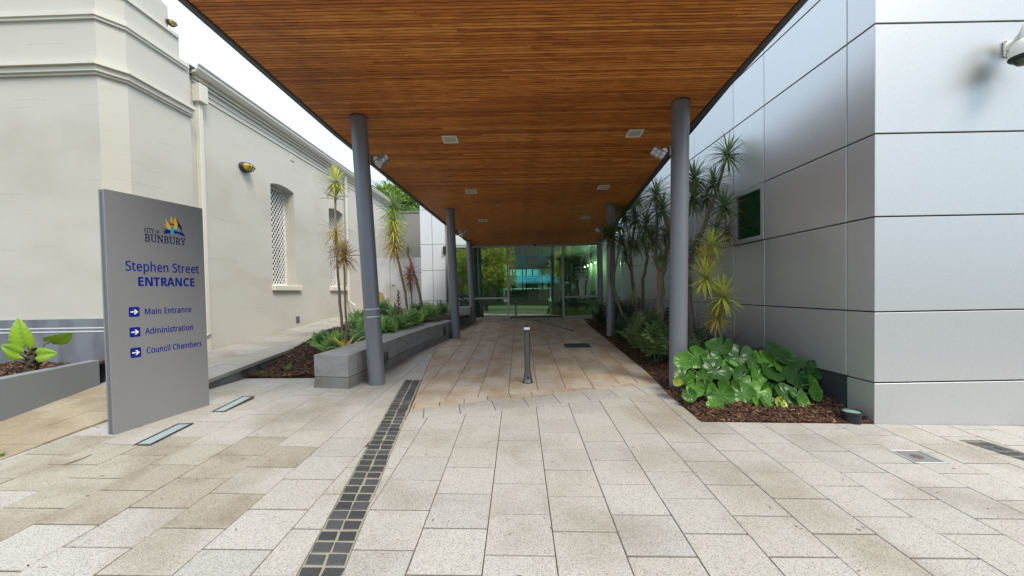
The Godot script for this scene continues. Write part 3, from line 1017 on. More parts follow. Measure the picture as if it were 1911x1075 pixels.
func rear_parts() -> void:
	# grey rendered wall and pale wall with a flush door between the two buildings
	var g := thing("grey_wall", "tall plain grey rendered wall behind the pale door wall", "wall")
	var s := st()
	ext(s, -5.6, -3.0, 0.5, 5.15, 17.5, 17.8)
	put("wall", done(s), M.plinth_warm, g)
	s = st()
	ext(s, -5.62, -2.98, 5.15, 5.2, 17.46, 17.84, 0.01)
	put("coping", done(s), M.plinth_warm, g)
	var p := thing("door_wall", "low white painted wall with a flush white door", "wall")
	s = st()
	ext(s, -5.6, -4.75, 0.6, 3.0, 15.5, 15.65)
	ext(s, -3.78, -3.1, 0.6, 3.0, 15.5, 15.65)
	ext(s, -4.75, -3.78, 2.97, 3.0, 15.5, 15.65)
	put("wall", done(s), M.white_wall, p)
	s = st()
	ext(s, -4.74, -3.79, 0.9, 2.955, 15.505, 15.55, 0.004)
	var dr := put("door", done(s), M.white_wall, p)
	s = st()
	tube(s, [V(-4.66, 1.93, 15.50), V(-4.66, 1.93, 15.45), V(-4.53, 1.93, 15.45)], [0.012, 0.012, 0.012], 8)
	put("handle", done(s), M.dull, dr)
	s = st()
	ext(s, -3.2, -3.14, 2.5, 2.7, 15.42, 15.5, 0.005)
	put("switch_box", done(s), M.charcoal, p)
	# white clad corner of the new building, left of the doors
	var t := thing("white_clad_wing", "white panelled wing of the entrance left of the glass doors", "building")
	s = st()
	ext(s, -3.07, -2.28, 0.4, 6.1, 13.64, 16.0)
	put("wall", done(s), M.gap, t)
	var rows := [0.6, 1.335, 2.38, 3.265, 4.441, 6.1]
	for i in 2:
		for j in 5:
			s = st()
			ext(s, [-3.10, -2.69][i] + 0.006, [-2.69, -2.255][i] - 0.006, rows[j] + 0.007, rows[j + 1] - 0.007, 13.6, 13.638, 0.003)
			put("cladding_panel", done(s), M.white_panel, t)
	for j in 5:
		s = st()
		ext(s, -2.278, -2.25, rows[j] + 0.007, rows[j + 1] - 0.007, 13.65, 14.08, 0.003)
		put("cladding_panel", done(s), M.panel, t)
		s = st()
		ext(s, -3.1, -3.072, rows[j] + 0.007, rows[j + 1] - 0.007, 13.65, 15.98, 0.003)
		put("cladding_panel", done(s), M.white_panel, t)
	s = st()
	ext(s, -2.24, -2.16, 0.5, 3.7, 13.9, 13.98, 0.01)
	put("downpipe", done(s), M.frame, t)
	var sp := thing("wall_speaker", "small black box fixed high on the white panelled wing", "fixture", V(-2.27, 3.05, 13.56))
	s = st()
	box(s, Transform3D(), Vector3(0.09, 0.28, 0.1), 0.012)
	box(s, Transform3D(Basis(), Vector3(0, 0, -0.06)), Vector3(0.03, 0.05, 0.06))
	put("housing", done(s), M.black, sp)

func entrance() -> void:
	var e := thing("glass_entrance", "green glazed entrance with aluminium frames and sliding doors", "entrance")
	var y0 := 0.655
	var s := st()
	ext(s, -2.25, 3.98, 0.3, y0 - 0.002, 14.08, 14.4)
	put("threshold", done(s), M.frame, e)
	var posts := [[-2.22, -2.15, true], [-1.45, -1.38, false], [-0.165, -0.095, false], [1.80, 1.87, false], [3.06, 3.12, false], [3.90, 3.98, false]]
	for p in posts:
		s = st()
		ext(s, p[0], p[1], y0, 3.19, 14.1, 14.2, 0.004)
		put("mullion", done(s), M.charcoal if p[2] else M.frame, e)
	s = st()
	ext(s, -2.22, 3.98, 3.19, 3.27, 14.09, 14.21, 0.004)
	put("head_frame", done(s), M.frame, e)
	for p in [[-2.15, -1.45], [-1.38, -0.165], [1.87, 3.06], [3.12, 3.90]]:
		s = st()
		ext(s, p[0], p[1], 1.345, 1.405, 14.11, 14.19, 0.003)
		put("rail", done(s), M.frame, e)
		s = st()
		ext(s, p[0], p[1], y0, y0 + 0.04, 14.11, 14.19, 0.003)
		put("rail", done(s), M.frame, e)
		for q in [[y0 + 0.04, 1.345], [1.405, 3.19]]:
			s = st()
			ext(s, p[0], p[1], q[0], q[1], 14.145, 14.155)
			put("pane", done(s), M.glass, e)
	for p in [[-0.095, 0.85], [0.855, 1.80]]:
		var door := Node3D.new()
		door.name = "sliding_door"
		e.add_child(door, true)
		s = st()
		ext(s, p[0], p[1], y0 + 0.02, 3.19, 14.145, 14.155)
		put("pane", done(s), M.glass, door)
		s = st()
		ext(s, p[0], p[1], y0, y0 + 0.05, 14.13, 14.144)
		put("bottom_rail", done(s), M.charcoal, door)
	# white fascia and clerestory above
	s = st()
	ext(s, -2.24, 3.93, 3.29, 3.62, 14.1, 14.5, 0.005)
	put("fascia", done(s), M.white_panel, e)
	for i in 6:
		s = st()
		ext(s, -2.2 + i * 1.02, -2.2 + i * 1.02 + 0.98, 3.68, 5.1, 14.3, 14.31)
		put("clerestory_pane", done(s), M.tint_glass, e)
	s = st()
	ext(s, -2.24, 3.93, 5.12, 5.3, 14.1, 15.0)
	put("roof_edge", done(s), M.frame, e)
	# notice on the glass
	s = st()
	ext(s, 1.90, 2.04, 1.93, 2.07, 14.128, 14.134)
	put("blue_notice", done(s), M.ink, e)
	s = st()
	ext(s, 1.90, 2.04, 1.86, 1.915, 14.128, 14.134)
	put("white_notice", done(s), M.white, e)
	s = st()
	lathe(s, Transform3D(Basis(Vector3.RIGHT, PI / 2), V(1.965, 2.04, 14.128)), [Vector2(0.014, 0), Vector2(0.014, 0.002), Vector2(0, 0.002)], 10)
	bar(s, V(1.965, 2.022, 14.126), V(1.968, 1.985, 14.126), 0.014, 0.003, Vector3.BACK)
	bar(s, V(1.968, 1.985, 14.126), V(1.995, 1.985, 14.126), 0.012, 0.003, Vector3.BACK)
	bar(s, V(1.995, 1.985, 14.126), V(2.005, 1.95, 14.126), 0.012, 0.003, Vector3.BACK)
	put("notice_symbol", done(s), M.white, e)
	var lines := ["OPENING HOURS", "of", "PUBLIC BUSINESS", "8:30am - 4:30pm", "Monday to Friday", "(excluding", "public holidays)"]
	for i in lines.size():
		letters(lines[i], "notice_lettering", 0.062, M.white, e, Transform3D(Basis(), V(2.49, 2.405 - i * 0.062 - (0.03 if i > 2 else 0.0), 14.13)), HORIZONTAL_ALIGNMENT_CENTER, false, 0.004)
	# hall behind the glass
	var h := thing("entrance_hall", "dim entrance hall seen through the green glass", "hall")
	s = st()
	ext(s, -2.2, 3.95, 0.3, 0.64, 14.41, 26.0)
	put("floor", done(s), M.hall_floor, h)
	s = st()
	ext(s, -2.2, 3.95, 3.45, 3.6, 14.51, 26.0)
	put("ceiling", done(s), M.hall_wall, h)
	s = st()
	ext(s, -2.3, -2.2, 0.3, 3.6, 14.41, 26.0)
	ext(s, 3.99, 4.1, 0.3, 3.6, 14.41, 26.0)
	put("wall", done(s), M.hall_wall, h)
	s = st()
	ext(s, -2.2, 3.95, 0.3, 0.9, 26.0, 26.2)
	ext(s, -2.2, 3.95, 3.4, 3.6, 26.0, 26.2)
	ext(s, -2.2, -0.6, 0.9, 3.4, 26.0, 26.2)
	ext(s, 2.7, 3.95, 0.9, 3.4, 26.0, 26.2)
	put("rear_wall", done(s), M.hall_wall, h)
	for i in 6:
		s = st()
		ext(s, -0.62 + i * 0.65, -0.54 + i * 0.65, 0.9, 3.4, 26.05, 26.15)
		put("rear_mullion", done(s), M.charcoal, h)
	for y in [1.3, 2.55]:
		s = st()
		ext(s, -0.6, 2.7, y, y + 0.05, 26.06, 26.14)
		put("rear_transom", done(s), M.charcoal, h)
	# inner doors
	s = st()
	ext(s, -0.1, 2.1, 2.55, 2.78, 17.0, 17.12)
	put("inner_header", done(s), M.brown, h)
	for x in [-0.1, 0.6, 1.3, 2.06]:
		s = st()
		ext(s, x, x + 0.05, 0.65, 3.44, 17.02, 17.1)
		put("inner_mullion", done(s), M.charcoal, h)
	s = st()
	ext(s, -0.1, 2.1, 3.05, 3.09, 17.02, 17.1)
	put("inner_rail", done(s), M.charcoal, h)
	var desk := thing("reception_desk", "dark timber reception desk inside the entrance hall", "desk", V(0.9, 0.64, 21.0))
	s = st()
	box(s, Transform3D(Basis(), Vector3(0, 0.5, 0)), Vector3(2.0, 1.0, 0.6), 0.01)
	put("front", done(s), M.brown, desk)
	s = st()
	box(s, Transform3D(Basis(), Vector3(0, 1.025, 0)), Vector3(2.2, 0.04, 0.75), 0.008)
	put("counter_top", done(s), M.charcoal, desk)
	for i in 3:
		var ch := thing("visitor_chair", "%s visitor chair in the dim hall behind the right hand glass" % ["left", "middle", "right"][i], "chair", V(2.45 + i * 0.5, 0.64, 16.6 + i * 0.25), "chairs in the entrance hall")
		s = st()
		box(s, Transform3D(Basis(), Vector3(0, 0.45, 0)), Vector3(0.45, 0.06, 0.45), 0.015)
		put("seat", done(s), M.charcoal, ch)
		s = st()
		box(s, Transform3D(Basis(Vector3.RIGHT, -0.12), Vector3(0, 0.72, -0.22)), Vector3(0.45, 0.45, 0.04), 0.012)
		put("backrest", done(s), M.charcoal, ch)
		for k in [[-1, -1], [1, -1], [1, 1], [-1, 1]]:
			s = st()
			tube(s, [Vector3(k[0] * 0.2, 0.43, k[1] * 0.2), Vector3(k[0] * 0.22, 0.0, k[1] * 0.22)], [0.013, 0.013], 6)
			put("leg", done(s), M.galv, ch)
	for i in 4:
		var at := V(3.42 + 0.09 * i, 2.76 + 0.02 * i, 16.2 + i * 1.25)
		var dl := thing("hall_pendant", "%s small warm pendant lamp from the doors, behind the right hand glass" % ["first", "second", "third", "fourth"][i], "pendant lamp", at, "warm pendant lamps in the hall")
		s = st()
		tube(s, [Vector3(0, 0.05, 0), Vector3(0, 0.68, 0)], [0.008, 0.008], 6)
		put("rod", done(s), M.charcoal, dl)
		s = st()
		lathe(s, Transform3D(), [Vector2(0, 0.07), Vector2(0.03, 0.06), Vector2(0.06, 0.0), Vector2(0.05, 0.0), Vector2(0.02, 0.05)], 14)
		put("shade", done(s), M.charcoal, dl)
		s = st()
		lathe(s, Transform3D(), [Vector2(0, 0.02), Vector2(0.014, 0.014), Vector2(0.02, 0.0), Vector2(0.014, -0.014), Vector2(0, -0.02)], 14)
		put("bulb", done(s), M.warm_glow, dl)
		var om := OmniLight3D.new()
		om.name = "glow"
		om.position = Vector3(0, -0.06, 0)
		om.light_color = Color(1.0, 0.9, 0.72)
		om.light_energy = 0.6
		om.light_size = 0.02
		om.omni_range = 14.0
		om.omni_attenuation = 2.0
		om.shadow_enabled = true
		dl.add_child(om)

func letters(text: String, called: String, height: float, m: Material, parent: Node, t: Transform3D, align := HORIZONTAL_ALIGNMENT_LEFT, bold := false, depth := 0.003, width := 0.0, serif := false) -> void:
	var f := SystemFont.new()
	f.font_names = PackedStringArray(["Droid Serif" if serif else "Droid Sans"])
	if bold: f.font_weight = 700
	var fv := FontVariation.new()
	fv.base_font = f
	fv.variation_embolden = 0.25 if height > 0.08 else 0.0
	var tm := TextMesh.new()
	tm.text = text
	tm.font = fv
	tm.font_size = 64
	tm.pixel_size = height / 64.0
	tm.depth = depth
	tm.curve_step = 1.0
	tm.horizontal_alignment = align
	tm.vertical_alignment = VERTICAL_ALIGNMENT_CENTER
	var o := put(called, tm, m, parent)
	var k := 1.0
	if width > 0.0:
		k = width / tm.get_aabb().size.x
	o.transform = t * Transform3D(Basis.from_scale(Vector3(k, 1, 1)), Vector3.ZERO)

func sign_board() -> void:
	var o := thing("entrance_sign", "free-standing grey metal sign with blue arrows and lettering", "sign", V(-3.852, 0.289, 3.777))
	o.basis = Basis(Vector3(0.23214, 0, -0.97268), Vector3.UP, Vector3(0.97268, 0, 0.23214))
	var s := st()
	box(s, Transform3D(Basis(), Vector3(0.478, 1.16, -0.006)), Vector3(0.948, 2.40, 0.012), 0.002)
	put("front_sheet", done(s), M.sign, o)
	s = st()
	box(s, Transform3D(Basis(), Vector3(0.478, 1.15, -0.036)), Vector3(0.93, 2.38, 0.046), 0.002)
	put("core", done(s), M.sign_edge, o)
	s = st()
	box(s, Transform3D(Basis(), Vector3(0.478, 1.16, -0.066)), Vector3(0.948, 2.40, 0.012), 0.002)
	put("back_sheet", done(s), M.sign, o)
	var at := func(x: float, y: float) -> Transform3D: return Transform3D(Basis(), Vector3(x, y - 0.289, 0.0015))
	letters("CITY", "lettering", 0.068, M.navy, o, at.call(0.331, 2.305), 0, false, 0.002, 0.092, true)
	letters("OF", "lettering", 0.048, M.navy, o, at.call(0.432, 2.300), 0, false, 0.002, 0.044, true)
	letters("BUNBURY", "lettering", 0.106, M.navy, o, at.call(0.331, 2.226), 0, false, 0.002, 0.41, true)
	letters("Stephen Street", "lettering", 0.135, M.ink, o, at.call(0.150, 1.925), 0, false, 0.002, 0.725)
	letters("ENTRANCE", "lettering", 0.126, M.ink, o, at.call(0.250, 1.771), 0, true, 0.002, 0.565)
	letters("Main Entrance", "lettering", 0.086, M.ink, o, at.call(0.304, 1.464), 0, false, 0.002, 0.467)
	letters("Administration", "lettering", 0.086, M.ink, o, at.call(0.304, 1.261), 0, false, 0.002, 0.486)
	letters("Council Chambers", "lettering", 0.086, M.ink, o, at.call(0.307, 1.061), 0, false, 0.002, 0.573)
	for y in [1.467, 1.263, 1.056]:
		s = st()
		var p := PackedVector2Array()
		for c in [[1, 1, 0], [-1, 1, 90], [-1, -1, 180], [1, -1, 270]]:
			for k in 4:
				var a := deg_to_rad(c[2] + k * 30.0)
				p.append(Vector2(c[0] * 0.034 + cos(a) * 0.013, c[1] * 0.036 + sin(a) * 0.013))
		extrude(s, Transform3D(Basis(), Vector3(0.215, y - 0.289, 0)), p, 0.0003, 0.002)
		var ic := put("arrow_tile", done(s), M.ink, o)
		s = st()
		var ar := PackedVector2Array([Vector2(-0.033, 0.006), Vector2(0.010, 0.006), Vector2(-0.006, 0.024), Vector2(0.010, 0.024), Vector2(0.034, 0.0), Vector2(0.010, -0.024), Vector2(-0.006, -0.024), Vector2(0.010, -0.006), Vector2(-0.033, -0.006)])
		extrude(s, Transform3D(Basis(), Vector3(0.215, y - 0.289, 0)), ar, 0.0024, 0.0034)
		put("arrow", done(s), M.white, ic)
	# emblem: sun rays, small tower, wave and sail above the name
	var shapes := [
		[M.yellow, [[0.510, 2.405], [0.570, 2.345], [0.610, 2.345]]], [M.yellow, [[0.535, 2.455], [0.560, 2.365], [0.585, 2.345], [0.59, 2.39]]], [M.yellow, [[0.596, 2.495], [0.588, 2.43], [0.628, 2.42]]],
		[M.yellow, [[0.638, 2.50], [0.622, 2.40], [0.618, 2.36], [0.655, 2.36], [0.662, 2.42]]], [M.navy, [[0.652, 2.475], [0.672, 2.40], [0.648, 2.405], [0.682, 2.385], [0.708, 2.335], [0.704, 2.39], [0.682, 2.425]]],
		[M.ink, [[0.515, 2.345], [0.60, 2.338], [0.705, 2.33], [0.735, 2.318], [0.722, 2.318], [0.742, 2.288], [0.66, 2.312], [0.59, 2.308], [0.508, 2.288], [0.535, 2.305], [0.512, 2.31], [0.54, 2.328]]],
		[M.teal, [[0.618, 2.37], [0.650, 2.352], [0.690, 2.362], [0.672, 2.34], [0.625, 2.346]]], [M.orange, [[0.578, 2.415], [0.598, 2.44], [0.622, 2.415]]], [M.red, [[0.572, 2.412], [0.626, 2.412], [0.618, 2.392], [0.582, 2.392]]],
		[M.teal, [[0.588, 2.39], [0.613, 2.39], [0.617, 2.295], [0.584, 2.298]]],
	]
	for i in shapes.size():
		var p := PackedVector2Array()
		for q in shapes[i][1]: p.append(Vector2(q[0], q[1] - 0.289))
		s = st()
		extrude(s, Transform3D(), p, 0.0004, 0.0012 + i * 0.0005)
		put("emblem_piece", done(s), shapes[i][0], o)

# ------------------------------------------------------------------ canopy
func soffit(d: float) -> float: return 4.158 - 0.11 * (d - 5.65)
func pl(pts: Array, d: float) -> float:
	for i in pts.size() - 1:
		if d <= pts[i + 1][0] or i == pts.size() - 2:
			return lerpf(pts[i][1], pts[i + 1][1], (d - pts[i][0]) / (pts[i + 1][0] - pts[i][0]))
	return 0.0
func canopy_l(d: float) -> float: return pl([[3.0, -3.06], [6.35, -2.63], [11.0, -1.84], [14.1, -1.27]], d)
func canopy_r(d: float) -> float: return pl([[3.0, 2.83], [6.06, 2.765], [8.56, 2.86], [14.1, 3.13]], d)

func canopy() -> void:
	var c := thing("entrance_canopy", "long sloping entrance canopy lined with narrow brown timber slats", "canopy")
	var slope := Basis(Vector3.RIGHT, -atan(0.11))
	var s := st()
	# deck above the slats
	for z in [[0.012, 0.30]]:
		var q := []
		for d in [3.0, 14.05]:
			for x in [canopy_l(d) - 0.02, canopy_r(d) + 0.02]:
				q.append(V(x, soffit(d) + z[0] + 0.02, d))
				q.append(V(x, soffit(d) + z[1], d))
		quad(s, q[0], q[2], q[6], q[4], Vector3.DOWN)
		quad(s, q[1], q[3], q[7], q[5], Vector3.UP)
		quad(s, q[0], q[1], q[3], q[2], Vector3.BACK)
		quad(s, q[4], q[5], q[7], q[6], Vector3.FORWARD)
	put("roof_deck", done(s), M.gap, c)
	for e in [-1.0, 1.0]:
		s = st()
		var ds := [3.0, 6.2, 8.56, 11.0, 14.08]
		for i in 4:
			var xa: float = (canopy_l(ds[i]) if e < 0 else canopy_r(ds[i])) + e * 0.045
			var xb: float = (canopy_l(ds[i + 1]) if e < 0 else canopy_r(ds[i + 1])) + e * 0.045
			bar(s, V(xa, soffit(ds[i]) + 0.125, ds[i]), V(xb, soffit(ds[i + 1]) + 0.125, ds[i + 1]), 0.075, 0.29)
		put("edge_beam", done(s), M.beam, c)
	s = st()
	bar(s, V(canopy_l(3.0) - 0.08, soffit(3.0) + 0.125, 2.97), V(canopy_r(3.0) + 0.08, soffit(3.0) + 0.125, 2.97), 0.075, 0.29)
	put("edge_beam", done(s), M.beam, c)
	# timber slats, a row every 42 mm, each row made of several lengths
	var lights := []
	for q in LIGHTS: lights.append(q)
	var unit := st()
	box(unit, Transform3D(), Vector3.ONE)
	var um := done(unit)
	var rest := st()
	var made := 0
	var d := 3.05
	while d < 14.0:
		var xl := canopy_l(d)
		var xr := canopy_r(d)
		var cuts := [xl]
		var x := xl + rf(0.6, 3.4)
		while x < xr - 0.35:
			cuts.append(x)
			x += rf(1.9, 4.2)
		cuts.append(xr)
		var drop := rf(-0.0007, 0.0007)
		for i in cuts.size() - 1:
			var a: float = cuts[i] + 0.002
			var b: float = cuts[i + 1] - 0.002
			var t := Transform3D(slope * Basis.from_scale(Vector3(b - a, 0.018, 0.0352)), V((a + b) / 2, soffit(d) + 0.009 + drop + rf(-0.0008, 0.0008), d))
			if d >= 3.7 and made < 300:
				var o := put("slat", um, M.slats[rng.randi() % M.slats.size()], c)
				o.transform = t
				made += 1
			else:
				rest.append_from(um, 0, t)
		d += 0.042
		if rest != null and int(d / 0.042) % 3 == 0:
			pass
	put("far_slats", rest.commit(), M.slats[1], c, "stuff")
	# columns, leaning slightly outwards
	var cols := [
		[-1.992, 0.284, 5.77, -2.161, 0.114, "front left grey canopy column beside the stone planter, with pale tape bands"], [2.30, 0.2, 5.53, 2.374, 0.118, "front right grey canopy column standing in the mulch bed behind round leaves"],
		[-1.426, 0.44, 9.95, -1.505, 0.108, "middle left grey canopy column at the far end of the stone planter"], [2.442, 0.43, 9.84, 2.485, 0.106, "middle right grey canopy column among the dark shrubs"],
		[-1.32, 0.58, 13.3, -1.40, 0.10, "rear left grey canopy column before the glass, beside the stone block"], [3.02, 0.6, 13.5, 3.02, 0.09, "rear right grey canopy column before the glass, behind the leaning trunk"]]
	for i in cols.size():
		var k: Array = cols[i]
		var o := thing("canopy_column", k[5], "column", V(k[0], k[1], k[2]), "round canopy columns")
		var top := Vector3(k[3] - k[0], soffit(k[2]) - k[1] + 0.005, 0)
		s = st()
		tube(s, [Vector3(0, -0.1, 0), top], [k[4], k[4]], 32)
		put("shaft", done(s), M.steel, o)
		s = st()
		var dir := top.normalized()
		tube(s, [top - dir * 0.012, top + dir * 0.01], [k[4] + 0.006, k[4] + 0.006], 32)
		put("collar", done(s), M.charcoal, o)
		if i == 0:
			for y in [0.985, 1.095]:
				s = st()
				tube(s, [dir * y, dir * (y + 0.014)], [k[4] + 0.0015, k[4] + 0.0015], 32, false)
				put("tape_band", done(s), M.tape, o)
	# square downlights let into the slats
	var where := ["front left", "front right", "middle left", "middle right", "rear left", "rear right"]
	for i in 6:
		var q: Array = LIGHTS[i]
		var dl := thing("soffit_downlight", "%s of the six square downlights in the timber soffit" % where[i], "downlight", V(q[0], soffit(q[1]), q[1]), "square downlights in the canopy")
		dl.basis = slope
		s = st()
		for e in [-1, 1]:
			box(s, Transform3D(Basis(), Vector3(e * 0.108, -0.004, 0)), Vector3(0.026, 0.012, 0.235), 0.002)
			box(s, Transform3D(Basis(), Vector3(0, -0.004, e * 0.1045)), Vector3(0.19, 0.012, 0.026), 0.002)
		put("frame", done(s), M.white, dl)
		s = st()
		box(s, Transform3D(Basis(), Vector3(0, 0.0, 0)), Vector3(0.189, 0.006, 0.182))
		put("diffuser", done(s), M.diffuser, dl)
	# floodlights on the columns
	var fl := [[-2.02, 3.545, 5.77, 1.0, "floodlight on the front left column, aimed up at the soffit"], [2.24, 3.50, 5.53, -1.0, "floodlight on the front right column, aimed up at the soffit"],
		[-1.37, 3.10, 9.95, 1.0, "floodlight on the middle left column"], [2.36, 3.10, 9.84, -1.0, "floodlight on the middle right column, half hidden by leaves"]]
	for k in fl:
		var o := thing("floodlight", k[4], "floodlight", V(k[0], k[1], k[2]), "metal floodlights on the canopy columns")
		var e: float = k[3]
		s = st()
		box(s, Transform3D(Basis(), Vector3(e * 0.02, 0, 0)), Vector3(0.03, 0.14, 0.06), 0.006)
		tube(s, [Vector3(e * 0.02, 0, 0), Vector3(e * 0.09, 0.0, 0.0)], [0.02, 0.02], 10)
		put("bracket", done(s), M.dull, o)
		s = st()
		lathe(s, Transform3D(Basis(Vector3.RIGHT, PI / 2), Vector3(e * 0.10, 0.0, -0.03)), [Vector2(0, 0), Vector2(0.036, 0), Vector2(0.036, 0.06), Vector2(0, 0.06)], 16)
		put("knuckle", done(s), M.galv, o)
		var ax := Vector3(e * 0.55, 0.68, -0.25).normalized()
		if e < 0: ax = Vector3(-0.75, 0.5, -0.1).normalized()
		var sx := ax.cross(Vector3.BACK).normalized()
		var t := Transform3D(Basis(sx, ax, sx.cross(ax)), Vector3(e * 0.17, -0.03, 0.0) - ax * 0.08)
		s = st()
		lathe(s, t, [Vector2(0, 0), Vector2(0.06, 0), Vector2(0.07, 0.012), Vector2(0.07, 0.05), Vector2(0.062, 0.056), Vector2(0.062, 0.064), Vector2(0.072, 0.07), Vector2(0.072, 0.12), Vector2(0.064, 0.125), Vector2(0.064, 0.131), Vector2(0.075, 0.137), Vector2(0.075, 0.18), Vector2(0.066, 0.18), Vector2(0.062, 0.15)], 24)
		put("housing", done(s), M.galv, o)
		s = st()
		lathe(s, t, [Vector2(0.064, 0.152), Vector2(0.0, 0.158)], 20)
		put("lens", done(s), M.lens, o)
	var se := thing("door_sensor", "small dark sensor on the soffit edge above the doors", "sensor", V(0.84, 3.225, 13.95))
	s = st()
	lathe(s, Transform3D(), [Vector2(0, -0.05), Vector2(0.035, -0.035), Vector2(0.045, 0.0), Vector2(0.045, 0.04)], 16)
	put("dome", done(s), M.charcoal, se)

const LIGHTS := [[-0.949, 6.444], [2.0, 6.36], [-0.856, 8.767], [2.028, 8.66], [-0.763, 10.96], [2.052, 10.87]]

# ------------------------------------------------------------------ planters
func planters() -> void:
	var o := thing("long_planter_wall", "long low planter wall of grey stone blocks beside the left columns", "planter wall")
	var rp := [[5.5, -2.30], [6.58, -2.155], [7.76, -2.045], [8.83, -1.87], [10.05, -1.575], [10.5, -1.47]]
	var d := 5.5
	var i := 0
	while d < 10.4:
		var dn := minf(d + (0.28 if i == 0 else rf(0.44, 0.48)), 10.45)
		for row in 2:
			var s := st()
			var g := 0.008
			var a := d + g if i > 0 else d
			var p := PackedVector2Array([Vector2(pl(rp, a), a), Vector2(pl(rp, dn - g), dn - g), Vector2(pl(rp, dn - g) - 0.52, dn - g + 0.1), Vector2(pl(rp, a) - 0.52, a + 0.1)])
			var top := func(y: float) -> float: return 0.75 + (y - 5.5) * 0.0265
			var hi := []
			var lo := []
			for q in p:
				var t: float = top.call(minf(q.y, dn))
				hi.append(V(q.x, t if row == 1 else t - 0.316, q.y))
				lo.append(V(q.x, t - 0.30 if row == 1 else gnd(q.x, q.y) - 0.08, q.y))
			var c: Vector3 = (hi[0] + hi[2] + lo[0] + lo[2]) / 4.0
			var ch := 0.006
			var hin := []
			for k in 4: hin.append(hi[k] + Vector3((c.x - hi[k].x) * ch * 5.0, ch, (c.z - hi[k].z) * ch * 5.0))
			for k in 4:
				var k2 := (k + 1) % 4
				var out: Vector3 = (hi[k] + hi[k2]) * 0.5 - c
				out.y = 0
				quad(s, lo[k], lo[k2], hi[k2], hi[k], out)
				quad(s, hi[k], hi[k2], hin[k2], hin[k], out + Vector3.UP * 0.1)
			quad(s, hin[0], hin[1], hin[2], hin[3], Vector3.UP)
			put("block", done(s), M.block if row == 1 else M.block_low, o)
		d = dn
		i += 1
	for k in [[-2.14, 0.52, 6.66], [-1.66, 0.67, 9.66]]:
		var w := thing("step_light", ["small flush light plate in the planter wall behind the front column", "small flush light plate in the planter wall near the middle column"][0 if k[2] < 8 else 1], "wall light", V(k[0], k[1], k[2]), "flush lights in the planter wall")
		w.rotation.y = -0.14 if k[2] < 8 else -0.23
		var s := st()
		box(s, Transform3D(Basis(), Vector3(0.008, 0, 0)), Vector3(0.016, 0.2, 0.13), 0.004)
		put("plate", done(s), M.dull, w)
		s = st()
		box(s, Transform3D(Basis(), Vector3(0.017, -0.01, 0)), Vector3(0.006, 0.05, 0.09))
		put("slot", done(s), M.charcoal, w)
	var r := thing("rear_planter_wall", "grey block wall at the back of the garden ending in a stone block", "planter wall")
	var xs := [-4.25, -3.6, -2.95, -2.3, -1.72, -1.325]
	for k in xs.size() - 1:
		for row in 2:
			var s := st()
			var last := k == xs.size() - 2
			ext(s, xs[k] + 0.007, xs[k + 1] - 0.007, 0.50 if row == 0 else 0.844, 0.83 if row == 0 else 1.14, 12.56, 13.1 if last else 12.95, 0.006)
			put("block", done(s), M.block if row == 1 else M.block_low, r)
	# raised bed in front of the tower
	var f := thing("painted_planter", "low grey painted planter along the foot of the tower", "planter")
	var s := st()
	var pts := [[2.9, -5.14], [4.02, -5.30], [5.25, -5.50]]
	for k in 2:
		var a := V(pts[k][1], 0.52, pts[k][0])
		var b := V(pts[k + 1][1], 0.52, pts[k + 1][0])
		var q := [a + Vector3(-0.12, 0, 0), a, b, b + Vector3(-0.12, 0, 0)]
		var hi := 0.795 - 0.52
		quad(s, q[1] - Vector3(0, 0.6, 0), q[2] - Vector3(0, 0.6, 0), q[2] + Vector3(0, hi - 0.008, 0), q[1] + Vector3(0, hi - 0.008, 0), Vector3.RIGHT)
		quad(s, q[1] + Vector3(0, hi - 0.008, 0), q[2] + Vector3(0, hi - 0.008, 0), q[2] + Vector3(-0.008, hi, 0), q[1] + Vector3(-0.008, hi, 0), Vector3(1, 1, 0))
		quad(s, q[0] + Vector3(0, hi, 0), q[1] + Vector3(-0.008, hi, 0), q[2] + Vector3(-0.008, hi, 0), q[3] + Vector3(0, hi, 0), Vector3.UP)
		quad(s, q[0] - Vector3(0, 0.6, 0), q[3] - Vector3(0, 0.6, 0), q[3] + Vector3(0, hi, 0), q[0] + Vector3(0, hi, 0), Vector3.LEFT)
	quad(s, V(-5.26, -0.1, 2.9), V(-5.14, -0.1, 2.9), V(-5.14, 0.795, 2.9), V(-5.26, 0.795, 2.9), Vector3.BACK)
	put("front_wall", done(s), M.kerb_paint, f)
	s = st()
	ext(s, -9.0, -5.262, -0.1, 0.79, 2.9, 3.02)
	put("end_wall", done(s), M.kerb_paint, f)
	s = st()
	for k in 8:
		for j in 6:
			var q := []
			for c in [[0, 0], [1, 0], [1, 1], [0, 1]]:
				var dd: float = 3.0 + (k + c[1]) * 0.325
				var x := lerpf(-9.0, pl([[2.9, -5.14], [4.02, -5.30], [5.25, -5.50], [5.7, -5.57]], dd) - 0.06, pow((j + c[0]) / 6.0, 0.5))
				q.append(V(x, 0.715 + 0.02 * sin(x * 5.0 + dd * 3.0), dd))
			quad(s, q[0], q[1], q[2], q[3], Vector3.UP)
	put("soil", done(s), M.mulch_soil, f)
	# planted beds
	s = st()
	s.set_smooth_group(1)
	var rows := span(6.27, 12.6, 0.3)
	for k in rows.size() - 1:
		for j in 6:
			var q := []
			for c in [[0, 0], [1, 0], [1, 1], [0, 1]]:
				var dd: float = rows[k + c[1]]
				var x := lerpf(-4.287, maxf(pl(rp, dd) - 0.3, -3.05) if dd > 6.3 else -3.1, (j + c[0]) / 6.0)
				q.append(V(x, bed(x, dd) + 0.015 * sin(x * 7.0 + dd * 4.0) if dd > 6.3 else gnd(x, dd) - 0.004, dd))
			quad(s, q[0], q[1], q[2], q[3], Vector3.UP)
